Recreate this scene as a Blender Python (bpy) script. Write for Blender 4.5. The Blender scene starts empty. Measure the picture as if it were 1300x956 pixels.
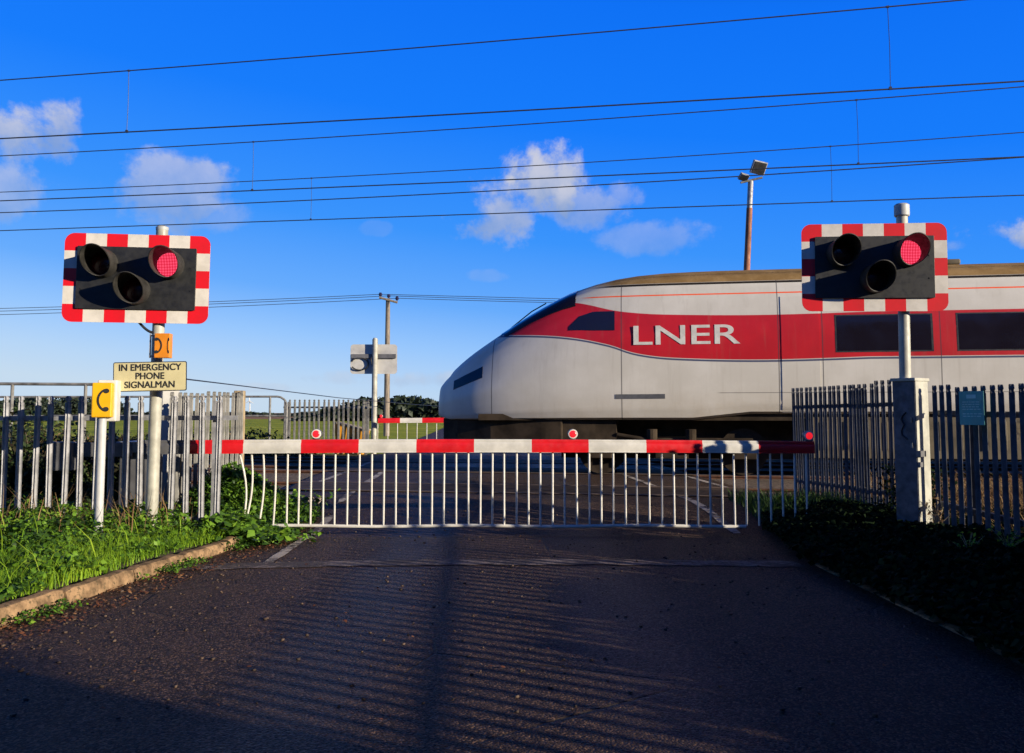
import bpy, math, random
import numpy as np
from mathutils import Vector, Matrix
random.seed(7); RNG = np.random.default_rng(11)
scn = bpy.context.scene
COL = scn.collection
R = math.radians

# ------------------------------------------------------------------ camera
F = 1150.0; CX, CY = 650.0, 433.0; CAMZ = 1.35
TH = math.atan((524 - CY) / F)
cam_d = bpy.data.cameras.new('camera'); cam = bpy.data.objects.new('camera', cam_d); COL.objects.link(cam)
cam.location = (0, 0, CAMZ); cam.rotation_euler = (math.pi / 2 + TH, 0, 0)
cam_d.sensor_width = 36; cam_d.lens = 36 * F / 1300.0
cam_d.shift_y = -(956 / 2 - CY) / 1300.0
cam_d.clip_end = 6000; cam_d.clip_start = 0.05
scn.camera = cam
scn.render.resolution_x = 1024; scn.render.resolution_y = 753

def ray(px, py):
    u = (px - CX) / F; v = (CY - py) / F
    return Vector((u, math.cos(TH) - v * math.sin(TH), math.sin(TH) + v * math.cos(TH)))
def at(px, py, Y):                      # the place a distance Y ahead seen at a pixel
    d = ray(px, py); return Vector((d.x / d.y * Y, Y, CAMZ + d.z / d.y * Y))

# railway frame: t along the line (to the right), s across it (away)
PHI = math.atan(1150 / 6350.0)
TV = Vector((math.cos(PHI), -math.sin(PHI), 0)); NV = Vector((math.sin(PHI), math.cos(PHI), 0))
def ts(t, s, z=0.0): p = TV * t + NV * s; return Vector((p.x, p.y, z))
def at_s(px, py, s):
    d = ray(px, py); k = s / (d.x * NV.x + d.y * NV.y)
    p = Vector((0, 0, CAMZ)) + d * k
    return p.dot(TV), p.z
RAILZ = 0.20
def hroad(x, y):
    s = x * NV.x + y * NV.y
    if s < 9.9: return 0.0
    if s < 12.4: k = (s - 9.9) / 2.5; return RAILZ * (3 * k * k - 2 * k ** 3)
    if s < 24: return RAILZ
    if s < 30: k = (s - 24) / 6; return RAILZ * (1 - (3 * k * k - 2 * k ** 3))
    return 0.0

# ------------------------------------------------------------------ nodes
class NT:
    def __init__(s, nt): s.nt = nt
    def n(s, t, **kw):
        nd = s.nt.nodes.new(t)
        for k, v in kw.items(): setattr(nd, k, v)
        return nd
    def put(s, sock, v):
        if isinstance(v, bpy.types.NodeSocket): s.nt.links.new(v, sock)
        elif v is not None: sock.default_value = v
    def m(s, op, a, b=None, c=None, clamp=False):
        nd = s.n('ShaderNodeMath', operation=op); nd.use_clamp = clamp
        s.put(nd.inputs[0], a)
        if b is not None: s.put(nd.inputs[1], b)
        if c is not None: s.put(nd.inputs[2], c)
        return nd.outputs[0]
    def mix(s, f, a, b, mode='MIX'):
        nd = s.n('ShaderNodeMix', data_type='RGBA', blend_type=mode)
        s.put(nd.inputs[0], f)
        for i, v in ((6, a), (7, b)):
            if isinstance(v, (tuple, list)) and len(v) == 3: v = (*v, 1)
            s.put(nd.inputs[i], v)
        return nd.outputs[2]
    def noise(s, vec, scale, detail=4, rough=.55, dist=0.0):
        nd = s.n('ShaderNodeTexNoise'); s.put(nd.inputs['Vector'], vec)
        nd.inputs['Scale'].default_value = scale; nd.inputs['Detail'].default_value = detail
        nd.inputs['Roughness'].default_value = rough; nd.inputs['Distortion'].default_value = dist
        return nd.outputs['Fac']
    def vor(s, vec, scale, feature='F1', out='Distance'):
        nd = s.n('ShaderNodeTexVoronoi', feature=feature); s.put(nd.inputs['Vector'], vec)
        nd.inputs['Scale'].default_value = scale
        return nd.outputs[out]
    def ramp(s, f, pts):
        nd = s.n('ShaderNodeValToRGB'); s.put(nd.inputs[0], f)
        e = nd.color_ramp.elements
        while len(e) < len(pts): e.new(.5)
        for i, (p, c) in enumerate(pts):
            e[i].position = p; e[i].color = (*c, 1) if not isinstance(c, (int, float)) else (c, c, c, 1)
        return nd.outputs[0]
    def mr(s, f, a, b, c=0.0, d=1.0, smooth=True):
        nd = s.n('ShaderNodeMapRange'); nd.interpolation_type = 'SMOOTHSTEP' if smooth else 'LINEAR'
        s.put(nd.inputs[0], f)
        for i, v in ((1, a), (2, b), (3, c), (4, d)): s.put(nd.inputs[i], v)
        return nd.outputs[0]
    def bump(s, h, strength=.3, dist=.01):
        nd = s.n('ShaderNodeBump'); s.put(nd.inputs['Height'], h)
        nd.inputs['Strength'].default_value = strength; nd.inputs['Distance'].default_value = dist
        return nd.outputs[0]
    def sep(s, v):
        nd = s.n('ShaderNodeSeparateXYZ'); s.put(nd.inputs[0], v); return nd.outputs

def newmat(name):
    m = bpy.data.materials.new(name); m.use_nodes = True
    t = NT(m.node_tree); b = m.node_tree.nodes['Principled BSDF']
    co = t.n('ShaderNodeTexCoord').outputs['Object']
    return m, t, b, co
def pm(name, col, rough=.5, metal=0.0, var=.15, scale=6.0, bump=.1, bscale=40.0, dirt=None, dirtcut=.6, spec=.5, coat=0.0, stretch=None):
    m, t, b, co = newmat(name)
    if stretch:
        mp = t.n('ShaderNodeMapping'); t.put(mp.inputs[0], co); mp.inputs['Scale'].default_value = stretch; cv = mp.outputs[0]
    else: cv = co
    n1 = t.noise(cv, scale, 6, .6)
    lo = tuple(c * (1 - var * 1.6) for c in col); hi = tuple(min(1, c * (1 + var)) for c in col)
    c = t.mix(t.mr(n1, .3, .7), lo, hi)
    if dirt:
        n2 = t.noise(cv, scale * 2.3, 8, .7)
        c = t.mix(t.mr(n2, dirtcut, dirtcut + .14), c, dirt)
    t.put(b.inputs['Base Color'], c)
    t.put(b.inputs['Roughness'], t.mr(t.noise(co, scale * 3, 4), .25, .75, max(.05, rough - .1), min(1, rough + .12)))
    b.inputs['Metallic'].default_value = metal
    b.inputs['Specular IOR Level'].default_value = spec
    if coat: b.inputs['Coat Weight'].default_value = coat
    if bump: t.put(b.inputs['Normal'], t.bump(t.noise(co, bscale, 5, .6), bump, .004))
    return m

M = {}
M['galv'] = pm('galvanised_steel', (.28, .28, .285), .55, .2, .22, 9, .15, 60, dirt=(.22, .19, .15), dirtcut=.66)
M['galv_shade'] = pm('shade_darkened_galvanised_steel', (.085, .09, .105), .6, .1, .25, 9, .15, 60, dirt=(.10, .08, .06), dirtcut=.64, spec=.25)  # same galvanised steel, shade of the right-hand fences and column darkened into its colour
M['galv_old'] = pm('old_galvanised_steel', (.19, .185, .17), .6, .3, .3, 6, .2, 60, dirt=(.16, .11, .06), dirtcut=.6)
M['cream_post'] = pm('cream_painted_steel', (.34, .33, .27), .5, 0, .16, 5, .15, 30, dirt=(.22, .11, .045), dirtcut=.68)
M['white_paint'] = pm('white_paint', (.55, .53, .47), .42, 0, .11, 5, .06, 30, dirt=(.33, .29, .22), dirtcut=.64)
M['red_paint'] = pm('red_paint', (.56, .008, .012), .42, 0, .10, 5, .05, 30, dirt=(.35, .03, .02), dirtcut=.72)
M['black_paint'] = pm('black_paint', (.011, .0115, .012), .55, 0, .25, 7, .08, 50, dirt=(.04, .04, .037), dirtcut=.68)
M['hood'] = pm('hood_black', (.022, .020, .017), .6, 0, .3, 7, .08, 50, dirt=(.09, .08, .06), dirtcut=.62)
M['hood_in'] = pm('hood_inside', (.02, .012, .010), .7, 0, .2, 7, 0)
M['cable'] = pm('black_cable', (.015, .015, .016), .5, 0, .1, 5, 0)
M['wire'] = pm('overhead_copper', (.05, .055, .065), .5, .5, .1, 5, 0)
M['yellow'] = pm('yellow_plastic', (.68, .36, .005), .4, 0, .06, 5, .04, 30, dirt=(.45, .27, .03), dirtcut=.74)
M['orange'] = pm('orange_plastic', (.60, .20, .012), .42, 0, .08, 5, .04, 30, dirt=(.4, .16, .02), dirtcut=.70)
M['sign_cream'] = pm('sign_cream', (.52, .46, .25), .4, 0, .07, 4, .03, 30, dirt=(.35, .29, .13), dirtcut=.70)
M['teal'] = pm('teal_notice', (.01, .26, .25), .45, 0, .1, 6, .03, 30)
M['teal_text'] = pm('notice_print', (.28, .55, .50), .5, 0, .1, 6, 0)
M['blackprint'] = pm('black_print', (.02, .02, .02), .5, 0, .1, 6, 0)
M['wood'] = pm('weathered_wood', (.34, .26, .15), .8, 0, .35, 5, .5, 30, dirt=(.15, .10, .06), dirtcut=.6, stretch=(6, 6, .6))
M['pole_wood'] = pm('creosoted_wood', (.20, .16, .12), .8, 0, .3, 3, .4, 30, dirt=(.10, .07, .05), dirtcut=.6, stretch=(6, 6, .6))
M['rust'] = pm('rusted_steel', (.26, .10, .05), .75, .1, .3, 3, .4, 30, dirt=(.45, .30, .22), dirtcut=.58, stretch=(2, 2, .6))
M['pole_grey'] = pm('pale_grey_pole', (.40, .40, .39), .5, 0, .1, 5, .05)
M['machine'] = pm('machine_grey', (.10, .10, .105), .5, 0, .2, 4, .1, 40, dirt=(.2, .19, .17), dirtcut=.66)
M['cabinet'] = pm('cabinet_grey', (.42, .41, .38), .55, 0, .10, 3, .08, 30, dirt=(.33, .30, .25), dirtcut=.66)
M['cap'] = pm('grey_plastic_cap', (.33, .34, .33), .5, 0, .1, 3, .05)
M['grit'] = pm('grit_bin_yellow', (.75, .34, .03), .5, 0, .07, 3, .05)
M['lamp_glass'] = pm('floodlight_glass', (.008, .008, .01), .5, 0, .1, 3, 0)
M['concrete_kerb'] = pm('kerb_concrete', (.22, .14, .075), .9, 0, .40, 9, .9, 60, dirt=(.07, .055, .03), dirtcut=.52, spec=.2)
M['sleeper'] = pm('sleeper_concrete', (.24, .21, .17), .9, 0, .2, 6, .4, 40, dirt=(.10, .07, .05), dirtcut=.55)
M['rail'] = pm('rail_rust', (.11, .05, .03), .8, 0, .25, 8, .2, 50, spec=.15)
M['railtop'] = pm('rail_polished', (.10, .07, .05), .6, .2, .1, 8, 0)
M['bark'] = pm('bark', (.10, .075, .05), .9, 0, .3, 5, .6, 30)
M['soil'] = pm('soil', (.07, .05, .03), .95, 0, .35, 5, .7, 30, dirt=(.12, .09, .055), dirtcut=.58)
M['underframe'] = pm('underframe_grime', (.12, .095, .055), .85, 0, .3, 1.5, .2, 20, dirt=(.04, .03, .02), dirtcut=.55)
M['bogie'] = pm('bogie_black', (.040, .029, .019), .8, 0, .3, 3, .2, 30, spec=.1)
M['glass_dark'] = pm('train_glass', (.010, .008, .014), .12, 0, .1, 1, 0, spec=.35)
M['insul'] = pm('insulator_glaze', (.02, .02, .06), .25, 0, .1, 3, 0)

def leafmat(name, cols, trans=.25, rough=.55, spec=.3):
    m, t, b, co = newmat(name)
    at_ = t.n('ShaderNodeAttribute', attribute_name='tint').outputs['Fac']
    n = t.noise(co, .9, 3)
    f = t.m('ADD', t.m('MULTIPLY', at_, .75), t.m('MULTIPLY', t.m('SUBTRACT', n, .5), .8), clamp=True)
    k = len(cols) - 1
    c = t.ramp(f, [(i / k, cc) for i, cc in enumerate(cols)])
    t.put(b.inputs['Base Color'], c); b.inputs['Roughness'].default_value = rough
    b.inputs['Specular IOR Level'].default_value = spec
    tr = t.n('ShaderNodeBsdfTranslucent'); t.put(tr.inputs[0], c)
    mx = t.n('ShaderNodeMixShader'); mx.inputs[0].default_value = trans
    out = m.node_tree.nodes['Material Output']
    t.put(mx.inputs[1], b.outputs[0]); t.put(mx.inputs[2], tr.outputs[0]); t.put(out.inputs[0], mx.outputs[0])
    return m
M['grass'] = leafmat('grass_blades', [(.06, .15, .012), (.18, .32, .015), (.32, .46, .03), (.44, .46, .08)], .35)
M['grass_dull'] = leafmat('dull_grass_blades', [(.02, .045, .008), (.04, .09, .012), (.07, .12, .02)], .2)
M['weed'] = leafmat('weed_leaves', [(.02, .05, .008), (.06, .14, .012), (.14, .27, .02), (.29, .37, .045)], .3)
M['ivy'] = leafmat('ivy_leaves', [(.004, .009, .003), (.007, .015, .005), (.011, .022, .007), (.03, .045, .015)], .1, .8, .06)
M['bush'] = leafmat('bush_leaves', [(.03, .022, .012), (.03, .05, .015), (.05, .08, .02), (.16, .07, .03)], .2)
M['hedge'] = leafmat('hedge_leaves', [(.02, .035, .012), (.035, .06, .018), (.05, .08, .02)], .15)
M['dry'] = leafmat('dry_grass', [(.13, .07, .03), (.24, .14, .06), (.33, .22, .10), (.14, .16, .04)], .25, .7)
M['litter'] = leafmat('fallen_leaf', [(.06, .02, .01), (.13, .045, .02), (.20, .09, .035), (.26, .16, .08)], .1, .7)
M['far_leaf'] = leafmat('far_foliage', [(.018, .028, .018), (.028, .04, .022), (.045, .055, .028)], .1)
M['stone'] = leafmat('ballast_stone', [(.10, .08, .065), (.20, .16, .13), (.30, .25, .20), (.38, .33, .28)], 0, .85)
M['chip'] = leafmat('road_chip', [(.03, .02, .015), (.07, .045, .03), (.15, .10, .07)], 0, .8)
M['chip2'] = M['chip']
M['vstem'] = leafmat('dry_stem', [(.12, .08, .04), (.25, .16, .08)], .1, .8)

# road
def asphalt():
    m, t, b, co = newmat('worn_asphalt')
    big = t.noise(co, .35, 5, .6); mid = t.noise(co, 2.2, 6, .65); fine = t.noise(co, 60, 4, .7)
    ag = t.vor(co, 85, 'F1', 'Color'); agd = t.vor(co, 85, 'F1', 'Distance')
    agv = t.n('ShaderNodeRGBToBW'); t.put(agv.inputs[0], ag)
    c = t.mix(t.mr(big, .35, .65), (.013, .0078, .0054), (.028, .017, .0115))
    c = t.mix(t.mr(mid, .4, .7), c, (.038, .0225, .015))
    c = t.mix(t.mr(agv.outputs[0], .55, .9), c, (.15, .088, .055))
    c = t.mix(t.m('MULTIPLY', t.mr(agv.outputs[0], .3, .1), .7), c, (.010, .009, .010))
    # tyre-polished tracks
    x = t.sep(co)[0]
    wob = t.m('MULTIPLY', t.m('SUBTRACT', t.noise(co, .5, 3), .5), .5)
    xx = t.m('ABSOLUTE', t.m('SUBTRACT', t.m('ABSOLUTE', t.m('ADD', t.m('ADD', x, .15), wob)), .85))
    tr = t.m('MULTIPLY', t.mr(xx, .55, .1), .45)
    c = t.mix(tr, c, (.018, .014, .013))
    # cracks
    cr = t.vor(t.mix(.12, co, t.n('ShaderNodeTexNoise').outputs['Color']), .9, 'DISTANCE_TO_EDGE')
    crk = t.m('MULTIPLY', t.mr(cr, .012, .002), t.mr(big, .45, .6))
    c = t.mix(crk, c, (.012, .01, .01))
    # oil drips
    oil = t.m('MULTIPLY', t.mr(t.noise(co, 5, 3), .68, .74), .6)
    c = t.mix(oil, c, (.010, .009, .010))
    t.put(b.inputs['Base Color'], c)
    t.put(b.inputs['Roughness'], t.m('SUBTRACT', t.mr(fine, .3, .7, .5, .8), t.m('MULTIPLY', tr, .3)))
    b.inputs['Specular IOR Level'].default_value = .16
    h = t.m('ADD', t.m('MULTIPLY', agd, -1.0), t.m('ADD', t.m('MULTIPLY', fine, .7), t.m('MULTIPLY', mid, 1.2)))
    h = t.m('SUBTRACT', h, t.m('MULTIPLY', crk, 2.0))
    t.put(b.inputs['Normal'], t.bump(h, .8, .012))
    return m
M['asphalt'] = asphalt()
def wornline(name, col, cut):
    m, t, b, co = newmat(name)
    n = t.noise(co, 14, 8, .75); n2 = t.noise(co, 2.0, 4, .6)
    f = t.mr(t.m('ADD', n, t.m('MULTIPLY', t.m('SUBTRACT', n2, .5), .8)), cut - .07, cut + .1)
    c = t.mix(f, (.036, .023, .016), col)
    t.put(b.inputs['Base Color'], c); b.inputs['Roughness'].default_value = .75
    t.put(b.inputs['Normal'], t.bump(t.m('ADD', t.noise(co, 60, 4, .7), t.m('MULTIPLY', t.vor(co, 85), -1)), .7, .01))
    return m
M['line'] = wornline('worn_white_line', (.36, .31, .26), .47)
M['line_faint'] = wornline('very_worn_line', (.16, .12, .095), .50)
M['deck'] = pm('crossing_deck', (.050, .032, .021), .8, 0, .3, 4, .5, 70, spec=.15, dirt=(.035, .028, .025), dirtcut=.52)

def groundmat():
    m, t, b, co = newmat('fields')
    o = t.sep(co); y = o[1]
    w = t.m('MULTIPLY', t.m('SUBTRACT', t.noise(co, .02, 3), .5), 30)
    yy = t.m('ADD', y, w)
    near = t.mix(t.mr(t.noise(co, 3, 6, .7), .35, .65), (.06, .042, .026), (.10, .075, .045))
    green = t.mix(t.mr(t.noise(co, .15, 8, .7), .35, .65), (.15, .20, .018), (.33, .34, .04))
    brown = t.mix(t.mr(t.noise(co, .03, 5, .6), .35, .65), (.22, .12, .07), (.30, .17, .10))
    c = t.mix(t.mr(y, 27, 33), near, green)
    c = t.mix(t.mr(yy, 190, 220), c, brown)
    # track bed zone is ballast coloured
    s = t.m('ADD', t.m('MULTIPLY', o[0], NV.x), t.m('MULTIPLY', y, NV.y))
    bal = t.mix(t.mr(t.noise(co, 18, 6, .7), .35, .65), (.075, .058, .045), (.21, .165, .13))
    f = t.m('MULTIPLY', t.mr(s, 11.2, 11.8), t.mr(s, 24.0, 23.2))
    c = t.mix(f, c, bal)
    t.put(b.inputs['Base Color'], c); b.inputs['Roughness'].default_value = .95; b.inputs['Specular IOR Level'].default_value = .05
    t.put(b.inputs['Normal'], t.bump(t.noise(co, 22, 7, .75), .9, .05))
    return m
M['ground'] = groundmat()

# ------------------------------------------------------------------ mesh helpers
class MB:
    def __init__(s): s.v = []; s.f = []; s.mi = []; s.cur = 0
    def box(s, c, d, rot=None):
        b = len(s.v)
        for k in range(8):
            p = Vector(((k & 1) - .5, ((k >> 1) & 1) - .5, ((k >> 2) & 1) - .5))
            p = Vector((p.x * d[0], p.y * d[1], p.z * d[2]))
            if rot is not None: p = rot @ p
            s.v.append(tuple(p + Vector(c)))
        for q in ((0, 2, 3, 1), (4, 5, 7, 6), (0, 1, 5, 4), (2, 6, 7, 3), (0, 4, 6, 2), (1, 3, 7, 5)):
            s.f.append(tuple(b + i for i in q)); s.mi.append(s.cur)
        return s
    def loop(s, rings, cap=True, closed=True):
        b = len(s.v); n = len(rings[0])
        for r in rings: s.v += [tuple(p) for p in r]
        for i in range(len(rings) - 1):
            for j in range(n if closed else n - 1):
                k = (j + 1) % n
                s.f.append((b + i * n + j, b + i * n + k, b + (i + 1) * n + k, b + (i + 1) * n + j)); s.mi.append(s.cur)
        if cap and closed:
            s.f.append(tuple(b + j for j in reversed(range(n)))); s.mi.append(s.cur)
            s.f.append(tuple(b + (len(rings) - 1) * n + j for j in range(n))); s.mi.append(s.cur)
        return s
    def tube(s, pts, r, n=8, cap=True):
        pts = [Vector(p) for p in pts]; rings = []
        rr = r if isinstance(r, (list, tuple)) else [r] * len(pts)
        prev = None
        for i, p in enumerate(pts):
            d = (pts[min(i + 1, len(pts) - 1)] - pts[max(i - 1, 0)]).normalized()
            if prev is None:
                a = d.orthogonal().normalized()
            else: a = (prev - d * prev.dot(d)).normalized()
            prev = a; bb = d.cross(a)
            rings.append([p + (a * math.cos(2 * math.pi * j / n) + bb * math.sin(2 * math.pi * j / n)) * rr[i] for j in range(n)])
        return s.loop(rings, cap)
    def grid(s, rows):
        b = len(s.v); n = len(rows[0])
        for r in rows: s.v += [tuple(p) for p in r]
        for i in range(len(rows) - 1):
            for j in range(n - 1):
                s.f.append((b + i * n + j, b + i * n + j + 1, b + (i + 1) * n + j + 1, b + (i + 1) * n + j)); s.mi.append(s.cur)
        return s
    def build(s, name, mats, parent=None, smooth=False, bevel=0.0, loc=None, fixn=False):
        me = bpy.data.meshes.new(name); me.from_pydata(s.v, [], s.f)
        if not isinstance(mats, (list, tuple)): mats = [mats]
        for m in mats: me.materials.append(m)
        if len(mats) > 1: me.polygons.foreach_set('material_index', s.mi)
        if fixn:
            import bmesh
            bm = bmesh.new(); bm.from_mesh(me); bmesh.ops.recalc_face_normals(bm, faces=bm.faces); bm.to_mesh(me); bm.free()
        me.update()
        o = bpy.data.objects.new(name, me); COL.objects.link(o)
        if parent: o.parent = parent
        if loc is not None: o.location = loc
        if smooth:
            me.polygons.foreach_set('use_smooth', [True] * len(me.polygons))
            md = me.attributes.get('sharp_edge')
            try: me.set_sharp_from_angle(angle=R(38))
            except Exception: pass
        if bevel:
            b = o.modifiers.new('bevel', 'BEVEL'); b.width = bevel; b.segments = 2; b.limit_method = 'ANGLE'; b.angle_limit = R(40)
        return o
def tag(o, label=None, cat=None, group=None, kind=None):
    if label: o['label'] = label
    if cat: o['category'] = cat
    if group: o['group'] = group
    if kind: o['kind'] = kind
    return o
def thing(name, label, cat, loc, rz=0.0, group=None):
    o = bpy.data.objects.new(name, None); COL.objects.link(o); o.empty_display_size = .2
    o.location = loc; o.rotation_euler = (0, 0, rz); return tag(o, label, cat, group)
def text_mesh(name, body, size, mat, parent, loc, rot, ext=.0015, align='CENTER', spacing=1.0, width=None, bold=0.0, heavy=0.0):
    cu = bpy.data.curves.new(name, 'FONT'); cu.body = body; cu.size = size; cu.extrude = ext; cu.align_x = align; cu.align_y = 'CENTER'
    cu.space_character = spacing; cu.offset = bold
    tmp = bpy.data.objects.new('tmp', cu); COL.objects.link(tmp)
    bpy.context.view_layer.update()
    me = bpy.data.meshes.new_from_object(tmp.evaluated_get(bpy.context.evaluated_depsgraph_get()))
    bpy.data.objects.remove(tmp)
    if width:
        xs = [v.co.x for v in me.vertices]; k = width / (max(xs) - min(xs))
        for v in me.vertices: v.co.x *= k
    me.materials.clear(); me.materials.append(mat)
    if heavy:
        vs = [tuple(v.co) for v in me.vertices]; fs = [tuple(p.vertices) for p in me.polygons]; V2, F2 = [], []
        for q, (dx_, dy_) in enumerate(((-heavy, 0), (heavy, 0), (0, heavy), (0, -heavy))):
            F2 += [tuple(i + len(V2) for i in f) for f in fs]; V2 += [(x + dx_, y + dy_, z + .0003 * q) for x, y, z in vs]
        me.clear_geometry(); me.from_pydata(V2, [], F2)
    o = bpy.data.objects.new(name, me); COL.objects.link(o); o.parent = parent; o.location = loc; o.rotation_euler = rot
    return o
def arr_mesh(name, V, Fv, mat, tint=None, parent=None, tris=False):
    # V (N,k,3) points per element; Fv face index rows per element
    N, k, _ = V.shape
    me = bpy.data.meshes.new(name)
    Fv = np.array(Fv); nf, fk = Fv.shape
    idx = (Fv[None] + (np.arange(N) * k)[:, None, None]).reshape(-1)
    me.vertices.add(N * k); me.vertices.foreach_set('co', V.reshape(-1).astype(np.float32))
    me.loops.add(N * nf * fk); me.loops.foreach_set('vertex_index', idx.astype(np.int32))
    me.polygons.add(N * nf); me.polygons.foreach_set('loop_start', (np.arange(N * nf) * fk).astype(np.int32))
    me.update(calc_edges=True)
    if tint is None: tint = RNG.random(N)
    a = me.attributes.new('tint', 'FLOAT', 'POINT'); a.data.foreach_set('value', np.repeat(tint, k).astype(np.float32))
    me.materials.append(mat)
    me.validate()
    o = bpy.data.objects.new(name, me); COL.objects.link(o)
    if parent: o.parent = parent
    return o
def leaves(name, C, size, mat, up=.5, aspect=.6, parent=None, tint=None):
    N = len(C)
    n = RNG.normal(size=(N, 3)); n[:, 2] = np.abs(n[:, 2]) + up; n /= np.linalg.norm(n, axis=1)[:, None]
    a = np.cross(n, RNG.normal(size=(N, 3))); a /= np.linalg.norm(a, axis=1)[:, None]
    b = np.cross(n, a)
    L = (size * (.6 + .8 * RNG.random(N)))[:, None]; W = L * aspect * .5
    droop = n * L * .18
    V = np.stack([C - a * L * .5, C + b * W - a * L * .08, C + a * L * .5 - droop, C - b * W - a * L * .08, C + n * L * .04 + a * L * .05], 1)
    return arr_mesh(name, V, [(0, 4, 1), (1, 4, 2), (2, 4, 3), (3, 4, 0)], mat, tint, parent)
def blades(name, C, h, w, mat, lean=.35, parent=None, tint=None):
    N = len(C); az = RNG.random(N) * 2 * np.pi
    d = np.stack([np.cos(az), np.sin(az), np.zeros(N)], 1); sd = np.stack([-np.sin(az), np.cos(az), np.zeros(N)], 1)
    H = (h * (.5 + .9 * RNG.random(N)))[:, None]; W = w * (.6 + .8 * RNG.random(N))[:, None]
    ln = (lean * (.3 + 1.2 * RNG.random(N)))[:, None] * H
    up = np.array([0, 0, 1.0])
    V = np.stack([C - sd * W, C + sd * W, C + up * H * .55 + d * ln * .3 + sd * W * .8, C + up * H * .55 + d * ln * .3 - sd * W * .8,
                  C + up * H * .92 + d * ln + sd * W * .2, C + up * H * .92 + d * ln - sd * W * .2], 1)
    return arr_mesh(name, V, [(0, 1, 2, 3), (3, 2, 4, 5)], mat, tint, parent)
def stones(name, C, size, mat, parent=None, flat=.75):
    N = len(C); cube = np.array([[(k & 1) * 2 - 1, ((k >> 1) & 1) * 2 - 1, ((k >> 2) & 1) * 2 - 1] for k in range(8)], float) * .5
    V = cube[None] * (.6 + .8 * RNG.random((N, 8, 1))) + RNG.normal(size=(N, 8, 3)) * .08
    V[:, :, 2] *= flat
    az = RNG.random(N) * 2 * np.pi; c, s = np.cos(az), np.sin(az)
    x = V[:, :, 0] * c[:, None] - V[:, :, 1] * s[:, None]; y = V[:, :, 0] * s[:, None] + V[:, :, 1] * c[:, None]
    V = np.stack([x, y, V[:, :, 2]], 2) * (size * (.55 + .9 * RNG.random(N)))[:, None, None] + C[:, None]
    return arr_mesh(name, V, [(0, 2, 3, 1), (4, 5, 7, 6), (0, 1, 5, 4), (2, 6, 7, 3), (0, 4, 6, 2), (1, 3, 7, 5)], mat, None, parent)
def smooth_noise(x, y, k=1.0):
    return (np.sin(x * 1.7 * k + 1.3) * np.cos(y * 1.3 * k + .4) + .6 * np.sin(x * 3.9 * k + y * 2.1 * k) + .4 * np.cos(y * 5.3 * k - x * 2.7 * k)) / 2.0
def interp(pts, x):
    return float(np.interp(x, [p[0] for p in pts], [p[1] for p in pts]))

# ------------------------------------------------------------------ ground
xs = sorted(set([-2500, -1500, -900, -500, -300, -180, -110, -70, -45, -30, -22] + list(np.arange(-16, 16.1, .5)) + [20, 26, 35, 50, 80, 130, 220, 400, 800, 1500, 2500]))
ys = sorted(set([-600, -200, -80, -40, -20, -10] + list(np.arange(-6, 34.1, .4)) + [38, 45, 55, 70, 90, 120, 170, 250, 400, 700, 1200, 2500, 5000]))
g = MB(); rows = []
for y in ys:
    rows.append([(x, y, hroad(x, y) - .06 + (0.0 if abs(x) > 16 or y > 34 else .015 * float(smooth_noise(np.array(x), np.array(y))))) for x in xs])
g.grid(rows).build('ground', M['ground'], smooth=True)['kind'] = 'structure'

LEFT = [(-12, -5.6), (2, -3.75), (5.8, -3.3), (8.0, -3.02), (9.5, -2.78), (10.2, -2.75), (12, -3.3), (14, -3.55), (30, -4.2), (45, -4.8), (120, -7.5)]
RIGHT = [(-12, 3.0), (2, 2.8), (7.0, 2.75), (8.2, 2.72), (10.5, 3.0), (12, 3.5), (13.5, 3.6), (30, 2.9), (45, 2.3), (120, -.8)]
rd = MB(); rows = []
yy = list(np.arange(-12, 34, .3)) + [36, 40, 48, 60, 80, 120]
for y in yy:
    a, b_ = interp(LEFT, y), interp(RIGHT, y)
    row = []
    for k in range(13):
        x = a + (b_ - a) * k / 12
        row.append((x, y, hroad(x, y) + .035 * (1 - ((k - 6) / 6) ** 2) * (1 if y < 10 else .3) - .02))
    rows.append(row)
rd.grid(rows).build('road', M['asphalt'], smooth=True)['kind'] = 'structure'
def road_z(x, y):
    a, b_ = interp(LEFT, y), interp(RIGHT, y); k = (x - a) / (b_ - a) * 2 - 1
    return hroad(x, y) + .035 * max(0, 1 - k * k) * (1 if y < 10 else .3) - .02

def strip(mb, p0, p1, w, dz=.006, n=24, jit=0.0):
    p0 = Vector((*p0, 0)); p1 = Vector((*p1, 0)); d = (p1 - p0).normalized(); q = Vector((-d.y, d.x, 0))
    rows = []
    for i in range(n + 1):
        c = p0.lerp(p1, i / n); rows.append([])
        for e in (-1, -.33, .33, 1):
            p = c + q * (w / 2 * e + (random.uniform(-jit, jit) if abs(e) == 1 else 0)); rows[-1].append((p.x, p.y, road_z(p.x, p.y) + dz))
    mb.grid(rows)
lm = MB()
strip(lm, (-2.21, 8.3), (-2.28, 11.5), .10, jit=.01); strip(lm, (-2.30, 12.3), (-2.62, 19.6), .10, jit=.01)
strip(lm, (-3.2, 12.5), (-3.35, 22), .10, jit=.01); strip(lm, (2.5, 10.2), (2.0, 19), .10, jit=.01)
strip(lm, (3.45, 12.4), (3.05, 20), .10, jit=.01)
lm.build('road_edge_marking', M['line'])['kind'] = 'structure'
lm = MB(); strip(lm, (-3.0, 8.15), (2.6, 8.3), .30, n=40, jit=.03)
lm.build('stop_line_marking', M['line_faint'])['kind'] = 'structure'

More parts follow.
